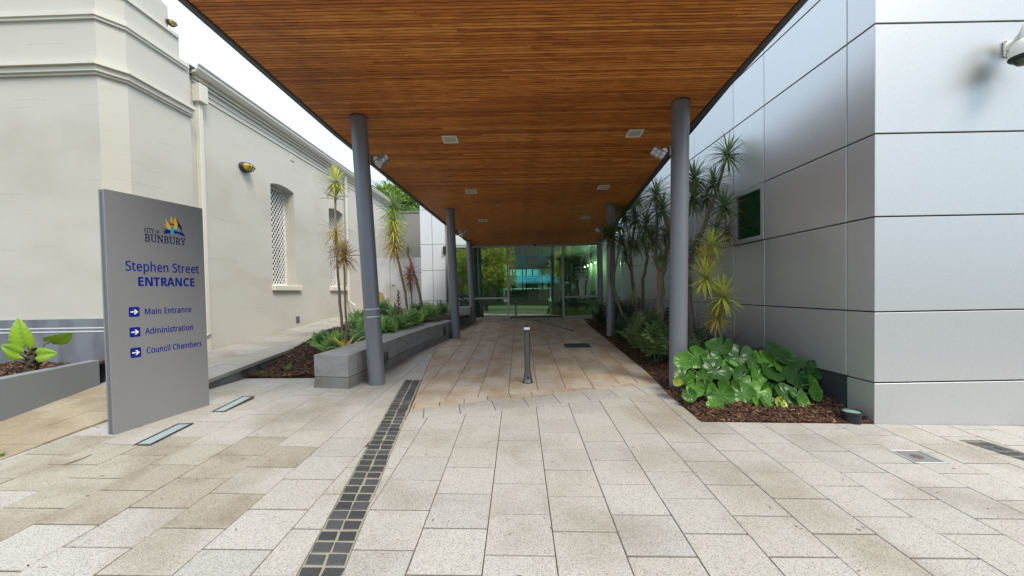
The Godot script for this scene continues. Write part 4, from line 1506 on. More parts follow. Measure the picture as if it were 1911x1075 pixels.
	put("garden_bed", done(s), M.mulch_soil, null, "structure")
	s = st()
	s.set_smooth_group(1)
	var ds := span(4.315, 12.45, 0.3)
	for k in ds.size() - 1:
		for j in 6:
			var q := []
			for c in [[0, 0], [1, 0], [1, 1], [0, 1]]:
				var dd: float = ds[k + c[1]]
				var x := lerpf(bed_edge(dd), 3.945, (j + c[0]) / 6.0)
				q.append(V(x, bed_top(x, dd), dd))
			quad(s, q[0], q[1], q[2], q[3], Vector3.UP)
	put("garden_bed", done(s), M.mulch_soil, null, "structure")

func bed_top(x: float, d: float) -> float:
	var rise := clampf(minf((x - bed_edge(d)) / 0.5, (d - 4.31) / 0.5), 0.0, 1.0)
	return gnd(x, d) - 0.012 + 0.07 * rise

func mulch() -> void:
	var s := st()
	# a curled sliver of bark
	var n := 4
	for i in n:
		var a := lerpf(-0.5, 0.5, float(i) / n)
		var b := lerpf(-0.5, 0.5, float(i + 1) / n)
		var ya := -a * a * 0.25
		var yb := -b * b * 0.25
		var wa := 0.16 * (1.0 - 1.6 * a * a)
		var wb := 0.16 * (1.0 - 1.6 * b * b)
		quad(s, Vector3(a, ya, -wa), Vector3(b, yb, -wb), Vector3(b, yb + 0.02, wb), Vector3(a, ya + 0.02, wa), Vector3.UP)
		quad(s, Vector3(a, ya - 0.09, -wa * 0.8), Vector3(b, yb - 0.09, -wb * 0.8), Vector3(b, yb, -wb), Vector3(a, ya, -wa), Vector3.FORWARD)
		quad(s, Vector3(a, ya - 0.08, wa * 0.8), Vector3(b, yb - 0.08, wb * 0.8), Vector3(b, yb + 0.02, wb), Vector3(a, ya + 0.02, wa), Vector3.BACK)
	var chip := done(s)
	var cols := [Color(0.085, 0.036, 0.022), Color(0.12, 0.052, 0.03), Color(0.055, 0.025, 0.017), Color(0.17, 0.085, 0.045), Color(0.24, 0.14, 0.075), Color(0.10, 0.04, 0.028)]
	var specs := [
		["bark_mulch", "reddish bark mulch over the right hand bed", 15000, func() -> Vector3:
			var d := 4.33 + pow(rng.randf(), 1.9) * 9.0
			var x := lerpf(bed_edge(d) + 0.01, 3.93, rng.randf())
			return V(x, bed_top(x, d) + 0.012, d)],
		["bark_mulch", "brown bark mulch between the side path and the stone planter", 7000, func() -> Vector3:
			var d := 6.30 + pow(rng.randf(), 1.6) * 5.0
			var x := rf(-4.24, -2.7 + (0.0 if d > 6.4 else -0.3))
			return V(x, bed(x, d) + 0.02 + 0.015 * sin(x * 7.0 + d * 4.0), d)],
		["bark_mulch", "brown bark mulch in the painted planter by the tower", 3500, func() -> Vector3:
			var d := rf(3.05, 5.5)
			var x := rf(-7.0, -5.42 - (d - 4.0) * 0.13)
			return V(x, 0.735 + 0.02 * sin(x * 5.0 + d * 3.0), d)]]
	for q in specs:
		var where := []
		var tint := []
		for i in q[2]:
			var p: Vector3 = q[3].call()
			var l := rf(0.022, 0.07)
			var b := Basis.from_euler(Vector3(rf(-0.5, 0.5), rf(0, TAU), rf(-0.5, 0.5))).scaled_local(Vector3(l, l * rf(0.5, 0.9), l * rf(0.5, 1.1)))
			where.append(Transform3D(b, p + Vector3(0, rf(-0.008, 0.018), 0)))
			tint.append(cols[rng.randi() % cols.size()] * rf(0.7, 1.25))
		var o := scatter(q[0], chip, M.chip, where, tint)
		o.set_meta("label", q[1])
	# crumbs of leaf and bark blown over the paving
	var where := []
	var tint := []
	for i in 420:
		var d := 1.9 + pow(rng.randf(), 1.3) * 9.0
		var x := rf(-4.2, 5.5)
		if d > 4.3: x = rf(-1.9, 2.1)
		var l := rf(0.006, 0.03)
		where.append(Transform3D(Basis.from_euler(Vector3(rf(-0.2, 0.2), rf(0, TAU), 0)).scaled_local(Vector3(l, l * 0.5, l * rf(0.4, 1.0))), V(x, gnd(x, d) + 0.003, d)))
		tint.append(cols[rng.randi() % cols.size()] * 0.8)
	var lo := scatter("leaf_litter", chip, M.chip, where, tint)
	lo.set_meta("label", "dark crumbs of leaf and bark on the paving")

# ------------------------------------------------------------------ plants
# a strap leaf starting at p, leaving along dir and drooping
func blade(s: SurfaceTool, p: Vector3, dir: Vector3, l: float, w: float, droop: float, seg := 5) -> void:
	var side := dir.cross(Vector3.UP)
	if side.length() < 0.1: side = Vector3.RIGHT
	side = side.normalized()
	var a := p
	var v := dir.normalized()
	var wa := w * 0.55
	for i in seg:
		var u := float(i + 1) / seg
		var b := a + v * (l / seg)
		v = (v + Vector3.DOWN * droop / seg * (0.6 + u)).normalized()
		var wb := w * (1.0 - pow(u, 2.2)) if u < 1.0 else 0.0
		var up := side.cross(v).normalized()
		if up.y < 0.0: up = -up
		var fold := up * w * 0.22
		s.set_smooth_group(1)
		if i < seg - 1:
			quad(s, a - side * wa * 0.5 + fold, a, b, b - side * wb * 0.5 + fold, up)
			quad(s, a, a + side * wa * 0.5 + fold, b + side * wb * 0.5 + fold, b, up)
		else:
			tri(s, a - side * wa * 0.5 + fold, a, b, up)
			tri(s, a, a + side * wa * 0.5 + fold, b, up)
		a = b
		wa = wb
	s.set_smooth_group(-1)

func rosette(count: int, lo: float, hi: float, w: float, droop: float) -> ArrayMesh:
	var s := st()
	for i in count:
		var u := (i + 0.5) / count
		var el := deg_to_rad(lerpf(hi, lo, pow(u, 0.8)) + rf(-9, 9))
		var az := i * 2.39996 + rf(-0.25, 0.25)
		var dir := Vector3(cos(az) * cos(el), sin(el), sin(az) * cos(el))
		blade(s, dir * 0.03 + Vector3(0, (0.5 - u) * 0.16, 0), dir, rf(0.82, 1.05), w * rf(0.85, 1.15), droop * rf(0.5, 1.4))
	return done(s)

# a feather leaf of unit length along +x
func frond(s: SurfaceTool, t: Transform3D, pairs: int, ll: float, lw: float, droop: float) -> void:
	var v := Vector3(0.8, 0.6, 0).normalized()
	var a := Vector3.ZERO
	for i in pairs:
		var u := (i + 0.5) / pairs
		var b := a + v / pairs
		v = (v + Vector3.DOWN * droop / pairs * (0.4 + u * 1.2)).normalized()
		if i > 1:
			var l := ll * pow(sin(PI * clampf(u * 0.85 + 0.14, 0, 1)), 0.8)
			for e in [-1.0, 1.0]:
				var dv := (Vector3(0, -0.12, e) + v * 0.45).normalized()
				var mid := a + dv * l * 0.5
				var tip := a + dv * l + Vector3(0, -0.15 * l, 0)
				tri(s, t * a, t * (mid - v * lw), t * tip, t.basis * Vector3(0, 1, 0))
				tri(s, t * a, t * tip, t * (mid + v * lw), t.basis * Vector3(0, 1, 0))
		quad(s, t * (a + Vector3(0, 0, 0.008)), t * (a - Vector3(0, 0, 0.008)), t * (b - Vector3(0, 0, 0.006)), t * (b + Vector3(0, 0, 0.006)), t.basis * Vector3.UP)
		a = b

func fern_bush(fronds: int, pairs: int, ll: float, lw: float, lo: float, hi: float) -> ArrayMesh:
	var s := st()
	for i in fronds:
		var az := i * 2.39996 + rf(-0.3, 0.3)
		var el := lerpf(lo, hi, rng.randf())
		var l := rf(0.7, 1.1)
		var at := Vector3(rf(-0.22, 0.22), rf(0.0, 0.25), rf(-0.22, 0.22))
		frond(s, Transform3D(Basis(Vector3.UP, az) * Basis(Vector3.BACK, el) * Basis(Vector3.RIGHT, rf(-0.4, 0.4)), at).scaled_local(Vector3(l, l, l)), pairs, ll, lw, rf(0.5, 1.5))
	return done(s)

# round kidney shaped leaf of radius 1 in the xz plane, notch towards +z
func round_leaf(seed_: int) -> ArrayMesh:
	var r := RandomNumberGenerator.new()
	r.seed = seed_
	var s := st()
	s.set_smooth_group(1)
	var ph := r.randf() * TAU
	var seg := 52
	var rings := [0.0, 0.22, 0.45, 0.68, 0.86, 1.0]
	var pt := func(k: int, ring: float) -> Vector3:
		var u := float(k) / seg
		var a := lerpf(0.10, TAU - 0.10, u) + PI * 0.5
		var edge := 1.0 + 0.02 * sin(a * 3.0 + ph) + 0.015 * sin(a * 9.0 + ph)
		var lobe := 1.0 + 0.10 * pow(absf(2.0 * u - 1.0), 3.0) - 0.16 * smoothstep(0.94, 1.0, absf(2.0 * u - 1.0))
		var rr: float = ring * edge * lobe
		var vein := absf(sin(u * PI * 9.0))
		var y: float = 0.11 * ring * ring * sin(a * 2.0 + ph) - 0.25 * ring * (1.0 - ring) + 0.075 * vein * ring * (1.2 - ring * 0.5) + 0.10 * pow(ring, 4.0) + 0.03 * pow(ring, 3.0) * sin(a * 6.0 + ph)
		return Vector3(cos(a) * rr, y, sin(a) * rr)
	var tint := func(k: int, ring: float) -> Color:
		var vein := absf(sin(float(k) / seg * PI * 9.0))
		var c: float = 0.75 + 0.35 * smoothstep(0.8, 1.0, ring) + 0.40 * (1.0 - smoothstep(0.0, 0.25, vein)) * (1.0 - ring * 0.5)  # rim lightened to stand in for sheen; paler veins are leaf colour
		return Color(c, c, c * 0.9)
	for k in seg:
		for j in rings.size() - 1:
			var q := [pt.call(k, rings[j]), pt.call(k + 1, rings[j]), pt.call(k + 1, rings[j + 1]), pt.call(k, rings[j + 1])]
			var c := [tint.call(k, rings[j]), tint.call(k + 1, rings[j]), tint.call(k + 1, rings[j + 1]), tint.call(k, rings[j + 1])]
			for f in [[0, 1, 2], [0, 2, 3]]:
				if j == 0 and f[1] == 1:
					continue
				var o: Array = f if (q[f[1]] - q[f[0]]).cross(q[f[2]] - q[f[0]]).y < 0.0 else [f[0], f[2], f[1]]
				for w in o:
					s.set_color(c[w])
					s.add_vertex(q[w])
	return done(s)

# arrow shaped ribbed leaf, stalk joint at the origin, tip along +x, length 1
func ear_leaf() -> ArrayMesh:
	var s := st()
	s.set_smooth_group(1)
	var nx := 14
	for e in [-1.0, 1.0]:
		for i in nx:
			for j in 5:
				var q := []
				var cl := []
				for k in [[0, 0], [1, 0], [1, 1], [0, 1]]:
					var u := float(i + k[0]) / nx
					var v := float(j + k[1]) / 5.0
					var x := lerpf(-0.28, 1.0, u)
					var half := 0.42 * pow(sin(PI * pow(clampf(u * 0.97 + 0.02, 0, 1), 0.62)), 0.75)
					var inner := 0.13 * clampf(-x / 0.28, 0, 1)
					var z := lerpf(inner, maxf(half, inner + 0.004), v)
					var rib := absf(sin(u * PI * 7.0 + v * 1.6))
					q.append(Vector3(x + v * 0.05, -0.22 * x * x + 0.12 * v + 0.035 * rib * v - 0.12 * v * v, e * z))
					var c := 0.72 + 0.4 * rib
					cl.append(Color(c, c, c * 0.9))
				for f in [[0, 1, 2], [0, 2, 3]]:
					if (q[f[1]] - q[f[0]]).cross(q[f[2]] - q[f[0]]).length() < 1e-7:
						continue
					var o: Array = f if (q[f[1]] - q[f[0]]).cross(q[f[2]] - q[f[0]]).y < 0.0 else [f[0], f[2], f[1]]
					for w in o:
						s.set_color(cl[w])
						s.add_vertex(q[w])
	return done(s)

func dracaena(label: String, base: Vector3, trunks: Array, heads: Array, tm: Material, category := "dracaena", group := "") -> void:
	var o := thing("dracaena_plant", label, category, base, group)
	for t in trunks:
		var s := st()
		var pts := []
		var rad := []
		var raw: Array = t[0]
		for i in raw.size() - 1:
			for k in 4:
				var u := k / 4.0
				var p: Vector3 = raw[i].lerp(raw[i + 1], u)
				if i + k > 0:
					p += Vector3(rf(-1, 1), 0, rf(-1, 1)) * t[1] * 0.3
				pts.append(p - base)
				rad.append(lerpf(t[1], t[2], (i + u) / (raw.size() - 1)) * rf(0.93, 1.08))
		pts.append(raw[raw.size() - 1] - base)
		rad.append(t[2])
		tube(s, pts, rad, 9)
		put("trunk", done(s), tm, o)
	for h in heads:
		var p: Vector3 = h[0]
		var m := put("leaf_head", M.rosettes[h[2]][rng.randi() % 3], h[3], o)
		var r: float = h[1]
		var lean: Vector3 = h[4] if h.size() > 4 else Vector3.ZERO
		m.transform = Transform3D(Basis.from_euler(Vector3(lean.z + rf(-0.15, 0.15), rf(0, TAU), -lean.x + rf(-0.15, 0.15))).scaled(Vector3(r, r, r)), p - base)

func plants() -> void:
	M.rosettes = [[], [], [], []]
	for i in 3:
		M.rosettes[0].append(rosette(88, -55, 88, 0.062, 0.7))   # full head
		M.rosettes[1].append(rosette(96, -60, 88, 0.072, 0.22))   # stiff young head
		M.rosettes[2].append(rosette(58, -70, 60, 0.058, 0.9))    # thin, drooping
		M.rosettes[3].append(rosette(14, 5, 70, 0.16, 0.8))       # bromeliad
	var gb: Material = M.green_blade
	var db: Material = M.dark_blade
	var lb: Material = M.lime_blade
	# ---- right bed
	dracaena("tall dark dracaena behind the front right column, reaching highest against the silver wall", V(3.2, 0.30, 7.0),
		[[[V(3.20, 0.28, 7.0), V(3.14, 1.39, 7.0), V(3.12, 1.96, 7.0)], 0.05, 0.04], [[V(3.12, 1.9, 7.0), V(3.30, 2.45, 6.95), V(3.52, 3.1, 6.9), V(3.70, 3.72, 6.9)], 0.035, 0.022],
		[[V(3.12, 1.9, 7.0), V(3.1, 2.6, 7.1), V(3.28, 3.3, 7.15)], 0.03, 0.02], [[V(3.2, 2.2, 6.98), V(3.45, 2.5, 6.85), V(3.68, 2.85, 6.85)], 0.028, 0.02], [[V(3.15, 2.05, 6.98), V(3.05, 2.3, 7.0)], 0.025, 0.02]],
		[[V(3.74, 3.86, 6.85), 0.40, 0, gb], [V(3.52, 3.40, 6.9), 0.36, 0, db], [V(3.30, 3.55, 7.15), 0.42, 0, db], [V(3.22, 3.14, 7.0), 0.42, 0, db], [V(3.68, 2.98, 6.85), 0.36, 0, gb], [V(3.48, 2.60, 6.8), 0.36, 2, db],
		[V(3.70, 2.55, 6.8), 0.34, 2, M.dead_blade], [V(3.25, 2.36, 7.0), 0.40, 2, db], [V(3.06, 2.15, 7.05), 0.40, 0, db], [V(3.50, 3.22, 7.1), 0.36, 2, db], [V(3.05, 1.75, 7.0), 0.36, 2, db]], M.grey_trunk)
	dracaena("young yellow-green dracaena with stacked spiky heads above the round leaves", V(3.15, 0.25, 6.0),
		[[[V(3.15, 0.22, 6.0), V(3.06, 1.1, 6.0), V(2.94, 1.70, 6.0)], 0.022, 0.016], [[V(3.13, 0.3, 6.0), V(3.14, 1.0, 5.95), V(3.14, 1.42, 5.9)], 0.018, 0.014], [[V(2.96, 1.66, 6.02), V(3.04, 2.0, 6.1), V(3.12, 2.22, 6.2)], 0.016, 0.013]],
		[[V(3.14, 2.26, 6.2), 0.31, 1, lb], [V(3.02, 2.06, 6.15), 0.26, 1, M.gold_blade], [V(2.93, 1.76, 6.0), 0.36, 1, lb], [V(3.14, 1.47, 5.9), 0.36, 1, lb], [V(3.10, 1.14, 6.0), 0.27, 1, M.gold_blade]], M.trunk)
	dracaena("thick pale trunked dracaena in the middle of the right hand bed", V(3.22, 0.42, 8.6),
		[[[V(3.22, 0.40, 8.6), V(3.20, 1.36, 8.6), V(3.25, 2.0, 8.6)], 0.085, 0.07], [[V(3.26, 1.9, 8.6), V(3.36, 2.42, 8.6), V(3.42, 2.95, 8.6), V(3.28, 3.3, 8.6)], 0.055, 0.035], [[V(3.23, 1.9, 8.6), V(3.08, 2.25, 8.55), V(3.16, 2.75, 8.6), V(3.2, 3.5, 8.7)], 0.038, 0.026], [[V(3.16, 2.2, 8.5), V(3.0, 2.5, 8.5), V(2.98, 2.9, 8.7)], 0.03, 0.02]],
		[[V(3.28, 3.30, 8.6), 0.44, 0, db], [V(3.19, 3.66, 8.75), 0.44, 0, gb], [V(2.98, 3.02, 8.75), 0.44, 0, db], [V(3.30, 2.78, 8.5), 0.42, 2, db], [V(3.04, 2.66, 8.6), 0.42, 0, db], [V(3.18, 2.30, 8.45), 0.32, 2, gb], [V(2.80, 2.62, 8.9), 0.4, 2, db]], M.trunk)
	dracaena("slender grey dracaena with two stems close to the silver wall near the glass", V(3.25, 0.5, 10.1),
		[[[V(3.24, 0.48, 10.0), V(3.04, 1.74, 10.0), V(3.0, 2.5, 10.0), V(3.15, 3.3, 10.0)], 0.05, 0.026], [[V(3.32, 0.48, 10.2), V(3.38, 1.87, 10.2), V(3.50, 2.42, 10.2), V(3.34, 2.9, 10.1)], 0.05, 0.025], [[V(3.02, 2.0, 10.0), V(2.92, 2.4, 10.1)], 0.02, 0.015]],
		[[V(3.20, 3.86, 10.0), 0.46, 0, gb], [V(2.86, 3.46, 10.0), 0.46, 0, db], [V(3.14, 3.36, 10.0), 0.46, 0, db], [V(2.98, 2.84, 10.0), 0.42, 2, db], [V(3.33, 2.95, 10.0), 0.42, 2, db], [V(2.92, 2.44, 10.1), 0.34, 0, db]], M.grey_trunk)
	dracaena("small pale variegated dracaena low down behind the leaning trunk", V(3.02, 0.5, 9.5),
		[[[V(3.02, 0.5, 9.5), V(2.95, 1.45, 9.6)], 0.02, 0.014]], [[V(2.94, 1.50, 9.6), 0.36, 2, M.variegated]], M.grey_trunk)
	dracaena("leaning dracaena whose bare trunk crosses the middle right column", V(2.8, 0.48, 9.5),
		[[[V(2.80, 0.46, 9.45), V(2.55, 1.35, 9.55), V(2.37, 1.88, 9.6), V(2.42, 2.75, 9.6)], 0.04, 0.024], [[V(2.43, 1.70, 9.58), V(2.52, 2.2, 9.55), V(2.62, 2.9, 9.55)], 0.026, 0.02]],
		[[V(2.43, 2.90, 9.55), 0.42, 0, db], [V(2.62, 3.12, 9.5), 0.40, 2, db], [V(2.36, 3.06, 9.8), 0.36, 2, db], [V(2.68, 2.8, 9.6), 0.34, 2, db]], M.grey_trunk)
	var ferns := []
	for i in 3: ferns.append(fern_bush(46, 12, 0.19, 0.036, 0.0, 1.25))
	var broad := []
	for i in 3: broad.append(fern_bush(44, 8, 0.26, 0.075, 0.0, 1.25))
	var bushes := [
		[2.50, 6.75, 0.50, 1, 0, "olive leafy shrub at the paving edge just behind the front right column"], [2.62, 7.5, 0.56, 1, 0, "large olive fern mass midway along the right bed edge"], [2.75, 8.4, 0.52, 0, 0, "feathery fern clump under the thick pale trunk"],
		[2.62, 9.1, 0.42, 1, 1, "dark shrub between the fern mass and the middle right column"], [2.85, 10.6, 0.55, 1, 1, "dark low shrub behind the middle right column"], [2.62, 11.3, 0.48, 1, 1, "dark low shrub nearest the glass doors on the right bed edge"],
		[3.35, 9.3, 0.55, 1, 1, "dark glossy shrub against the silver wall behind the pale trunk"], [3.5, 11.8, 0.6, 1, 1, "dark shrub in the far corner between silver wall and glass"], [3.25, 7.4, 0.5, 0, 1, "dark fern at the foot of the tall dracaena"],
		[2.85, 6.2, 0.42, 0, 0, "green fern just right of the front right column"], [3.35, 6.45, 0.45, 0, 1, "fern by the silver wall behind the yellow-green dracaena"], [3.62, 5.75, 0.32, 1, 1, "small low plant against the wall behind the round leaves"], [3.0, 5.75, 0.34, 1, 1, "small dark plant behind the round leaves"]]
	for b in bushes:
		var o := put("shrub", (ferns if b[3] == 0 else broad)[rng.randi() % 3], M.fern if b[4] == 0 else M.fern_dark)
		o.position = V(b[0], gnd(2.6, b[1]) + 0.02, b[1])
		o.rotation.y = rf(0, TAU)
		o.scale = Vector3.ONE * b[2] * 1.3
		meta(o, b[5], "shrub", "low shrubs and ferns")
	# ---- round leaves at the corner of the bed
	var lp := thing("round_leaf_plant", "clump of glossy round kidney shaped leaves at the corner of the mulch bed", "plant", V(3.0, 0.12, 5.1))
	var lv := [[2.80,0.80,5.37,0.151,0.54],[2.23,0.64,5.19,0.104,1.12],[2.42,0.68,5.24,0.132,0.95],[2.62,0.66,5.22,0.118,0.78],[2.99,0.66,5.23,0.191,0.55],[2.61,0.53,5.08,0.153,0.67],[2.17,0.48,5.01,0.116,0.57],[2.91,0.46,5.00,0.131,1.06],[3.11,0.48,5.02,0.101,1.12],[3.31,0.65,5.22,0.125,0.53],
		[3.56,0.71,5.29,0.184,0.62],[3.48,0.56,5.14,0.103,0.75],[3.32,0.50,5.06,0.133,0.71],[3.61,0.46,5.02,0.158,1.10],[3.86,0.52,5.09,0.118,0.90],[2.42,0.47,5.01,0.088,1.14],[2.24,0.36,4.87,0.095,1.09],[2.13,0.30,4.78,0.077,1.09],[2.51,0.30,4.79,0.142,1.06],[2.79,0.30,4.80,0.130,0.91],
		[3.01,0.32,4.83,0.115,0.68],[3.14,0.34,4.85,0.076,1.21],[3.30,0.29,4.79,0.130,0.81],[3.44,0.28,4.78,0.084,0.86],[3.67,0.29,4.80,0.091,1.07],[3.46,0.23,4.72,0.083,0.93],[3.04,0.21,4.68,0.106,0.61],[2.38,0.21,4.66,0.088,0.67],[3.17,0.21,4.68,0.071,0.75],[2.06,0.43,4.95,0.05,1.6],
		[3.72,0.38,4.92,0.099,1.00],[3.79,0.56,5.14,0.103,0.75],[3.14,0.58,5.14,0.103,0.75],[2.82,0.56,5.12,0.103,0.75],[2.36,0.37,4.87,0.092,1.07],[2.68,0.36,4.87,0.098,1.00],[2.96,0.39,4.91,0.099,0.88],[2.95,0.23,4.70,0.095,0.75],[2.5,0.42,5.15,0.12,0.8],[2.75,0.4,5.2,0.12,0.8],[3.05,0.42,5.2,0.12,0.8],[3.4,0.4,5.2,0.12,0.8],[2.6,0.28,5.0,0.1,0.8],[3.25,0.25,5.0,0.1,0.8]]
	var lm := []
	for i in 5: lm.append(round_leaf(100 + i))
	var stems := st()
	for i in lv.size():
		var q: Array = lv[i]
		var p := V(q[0], q[1], q[2])
		# the rounder a leaf looks, the more its face is turned to the front
		var face := clampf(q[4], 0.4, 1.0)
		var el := asin(clampf(face, 0.0, 0.97))
		var sidew: float = clampf((q[0] - 3.0) * 0.75, -0.7, 0.7)
		var nrm := Vector3(sin(sidew) * 0.8, cos(el) + 0.12, sin(el) + 0.18).normalized().rotated(Vector3.UP, rf(-0.25, 0.25)).rotated(Vector3.RIGHT, rf(-0.15, 0.15))
		var zz := (Vector3.UP - nrm * nrm.y)
		if zz.length() < 0.1: zz = Vector3.FORWARD
		zz = zz.normalized().rotated(nrm, rf(-0.9, 0.9))
		var xx := nrm.cross(zz)
		var o := put("leaf", lm[rng.randi() % 5], M.big_leaf[rng.randi() % 4], lp)
		if i == 1: o.material_override = M.big_leaf[2]
		if i == 28 or i == 29:
			o.material_override = M.sick_leaf
			o.set_meta("label", "yellowing leaf")
		var r: float = q[3] * (1.10 if i < 38 else 0.8)
		o.transform = Transform3D(Basis(xx * r, nrm * r, zz * r), p - lp.position)
		var root := V(lerpf(3.0, q[0], 0.35), 0.12, lerpf(5.25, q[2], 0.3))
		tube(stems, [root - lp.position, root.lerp(p, 0.6) + Vector3(0, 0.05, 0) - lp.position, p - nrm * 0.01 - lp.position], [0.009, 0.007, 0.005], 6, false)
	put("leaf_stalks", done(stems), M.stalk, lp, "stuff")
	# ---- left garden
	dracaena("tallest slim dracaena beside the path, with lime head in front of the second barred window", V(-3.43, 0.62, 8.0),
		[[[V(-3.43, 0.60, 8.0), V(-3.48, 1.71, 8.0), V(-3.52, 2.68, 8.0), V(-3.50, 3.75, 8.0)], 0.028, 0.02]],
		[[V(-3.49, 3.86, 8.0), 0.38, 1, M.lime_blade], [V(-3.50, 3.52, 8.0), 0.30, 3, M.lime_thin], [V(-3.52, 2.86, 8.0), 0.38, 2, M.gold_blade], [V(-3.50, 2.55, 8.0), 0.27, 2, M.bronze_blade]], M.trunk)
	dracaena("shorter bronze headed dracaena just right of the tallest one", V(-3.21, 0.55, 7.7),
		[[[V(-3.21, 0.52, 7.7), V(-3.24, 1.5, 7.7), V(-3.24, 2.2, 7.7)], 0.022, 0.016]], [[V(-3.24, 2.32, 7.7), 0.37, 0, M.bronze_blade], [V(-3.24, 2.46, 7.7), 0.22, 1, M.gold_blade]], M.trunk)
	dracaena("dracaena with three stacked heads shading from lime to bronze, right of the front left column", V(-2.67, 0.8, 10.3),
		[[[V(-2.67, 0.78, 10.3), V(-2.82, 1.92, 10.3), V(-2.98, 2.72, 10.3), V(-3.02, 3.8, 10.3)], 0.036, 0.022]],
		[[V(-3.02, 3.83, 10.3), 0.47, 1, M.green_lime], [V(-3.03, 3.50, 10.3), 0.46, 0, M.lime_blade], [V(-3.03, 3.22, 10.3), 0.48, 0, M.lime_blade], [V(-3.02, 2.92, 10.3), 0.48, 0, M.gold_blade], [V(-3.0, 2.72, 10.3), 0.38, 2, M.bronze_blade]], M.trunk)
	dracaena("bare stemmed dracaena with one tiny green tuft, leaning right", V(-2.40, 0.82, 10.8),
		[[[V(-2.40, 0.80, 10.8), V(-2.54, 1.71, 10.8), V(-2.69, 2.3, 10.8), V(-2.82, 2.72, 10.8)], 0.045, 0.028]], [[V(-2.80, 2.80, 10.8), 0.16, 1, M.green_lime]], M.trunk)
	dracaena("small red-bronze dracaena near the pale door wall", V(-2.42, 0.8, 9.6),
		[[[V(-2.42, 0.78, 9.6), V(-2.43, 1.5, 9.6), V(-2.46, 2.0, 9.6)], 0.02, 0.015]], [[V(-2.46, 2.08, 9.6), 0.33, 0, M.red_blade], [V(-2.45, 1.88, 9.6), 0.3, 2, M.red_blade]], M.trunk)
	# flower spike
	var sp := thing("bromeliad_spike", "red-brown bromeliad flower spike rising above the garden shrubs", "bromeliad", V(-2.6, 0.75, 9.0))
	var s := st()
	tube(s, [Vector3.ZERO, Vector3(0.02, 0.5, 0), Vector3(0.03, 0.93, 0)], [0.018, 0.014, 0.008], 7)
	put("stem", done(s), M.red_blade, sp)
	s = st()
	for i in 34:
		var u := i / 34.0
		var a := i * 2.4
		blade(s, Vector3(0.025, 0.28 + u * 0.64, 0), Vector3(cos(a), 0.35, sin(a)), 0.16 * (1.15 - u * 0.7), 0.05, -0.5, 3)
	put("bracts", done(s), M.red_brown, sp, "stuff")
	for b in [[-2.86, 6.75, 0.46, "orange and lime bromeliad at the near end of the garden bed", M.lime_blade, M.orange_leaf], [-2.45, 8.95, 0.5, "long leaved green bromeliad under the flower spike", M.green_lime, M.lime_blade], [-2.2, 9.9, 0.34, "small lime bromeliad near the far end of the stone planter", M.lime_blade, M.green_lime]]:
		var o := thing("bromeliad", b[3], "bromeliad", V(b[0], bed(b[0], b[1]) + (0.14 if b[1] > 7.0 else 0.24), b[1]))
		var m := put("outer_leaves", M.rosettes[3][0], b[4], o)
		m.scale = Vector3.ONE * b[2]
		m = put("inner_leaves", M.rosettes[3][1], b[5], o)
		m.scale = Vector3.ONE * b[2] * 0.72
		m.rotation.y = 1.0
	var lefts := [[-3.25, 7.15, 0.42, 0, "bushy green plant where the garden bed begins, behind the orange bromeliad"], [-3.6, 7.5, 0.34, 1, "dark small plant at the path edge near the tallest stem"], [-2.72, 7.4, 0.46, 0, "lush green fern left of the front left column"], [-3.0, 8.0, 0.48, 1, "lush lobed plant behind the bronze dracaena"],
		[-2.60, 8.1, 0.46, 1, "lush green plant right behind the front left column"], [-2.45, 8.6, 0.42, 0, "green fern hanging over the stone planter"], [-3.3, 8.9, 0.5, 1, "green plant in the middle of the left garden"], [-2.3, 9.3, 0.40, 1, "bright green plant by the planter top, below the small bronze head"],
		[-2.85, 9.7, 0.5, 0, "green fern near the flower spike"], [-2.15, 10.2, 0.40, 1, "low green plant near the far end of the planter"], [-2.6, 10.9, 0.45, 1, "low leafy plant before the rear block wall"], [-2.0, 11.2, 0.45, 0, "spreading fern before the rear block wall, beside the middle column"], [-3.4, 10.4, 0.5, 1, "green plant at the back of the left garden near the path"], [-3.7, 9.4, 0.4, 0, "fern along the path kerb in the left garden"]]
	for b in lefts:
		var o := put("garden_plant", (ferns if b[3] == 0 else broad)[rng.randi() % 3], M.lush if rng.randf() < 0.55 else M.lush2)
		o.position = V(b[0], bed(b[0], b[1]) + (0.02 if b[1] > 7.7 else 0.08), b[1])
		o.rotation.y = rf(0, TAU)
		o.scale = Vector3.ONE * b[2]
		meta(o, b[4], "plant", "green garden plants left of the planter wall")
	var gtuft := st()
	for i in 46:
		var a := rf(0, TAU)
		blade(gtuft, Vector3(rf(-0.2, 0.2), 0, rf(-0.2, 0.2)), Vector3(cos(a) * 0.6, 1.0, sin(a) * 0.6), rf(0.5, 1.1), 0.05, rf(0.3, 1.3), 3)
	var gm := done(gtuft)
	for b in [[-3.78, 6.6, 0.15, "bright grass tuft nearest the paving in the left mulch"], [-3.5, 7.1, 0.14, "grass tuft in the left mulch behind the nearest tuft"], [-3.05, 6.95, 0.14, "grass tuft close to the end of the stone planter"], [-3.6, 7.55, 0.12, "small grass tuft by the kerb in the left mulch"], [-4.10, 6.45, 0.09, "wispy grass tuft at the corner of kerb and paving"], [-4.33, 3.32, 0.06, "tiny green weed in the paving step left of the sign"]]:
		var o := put("grass_tuft", gm, M.grass)
		o.position = V(b[0], (bed(b[0], b[1]) if b[1] > 6.0 else gnd(b[0], b[1])) + 0.01, b[1])
		o.scale = Vector3.ONE * b[2]
		o.rotation.y = rf(0, TAU)
		meta(o, b[3], "grass", "grass tufts")
	# ---- big ribbed leaves in the painted planter
	var el := ear_leaf()
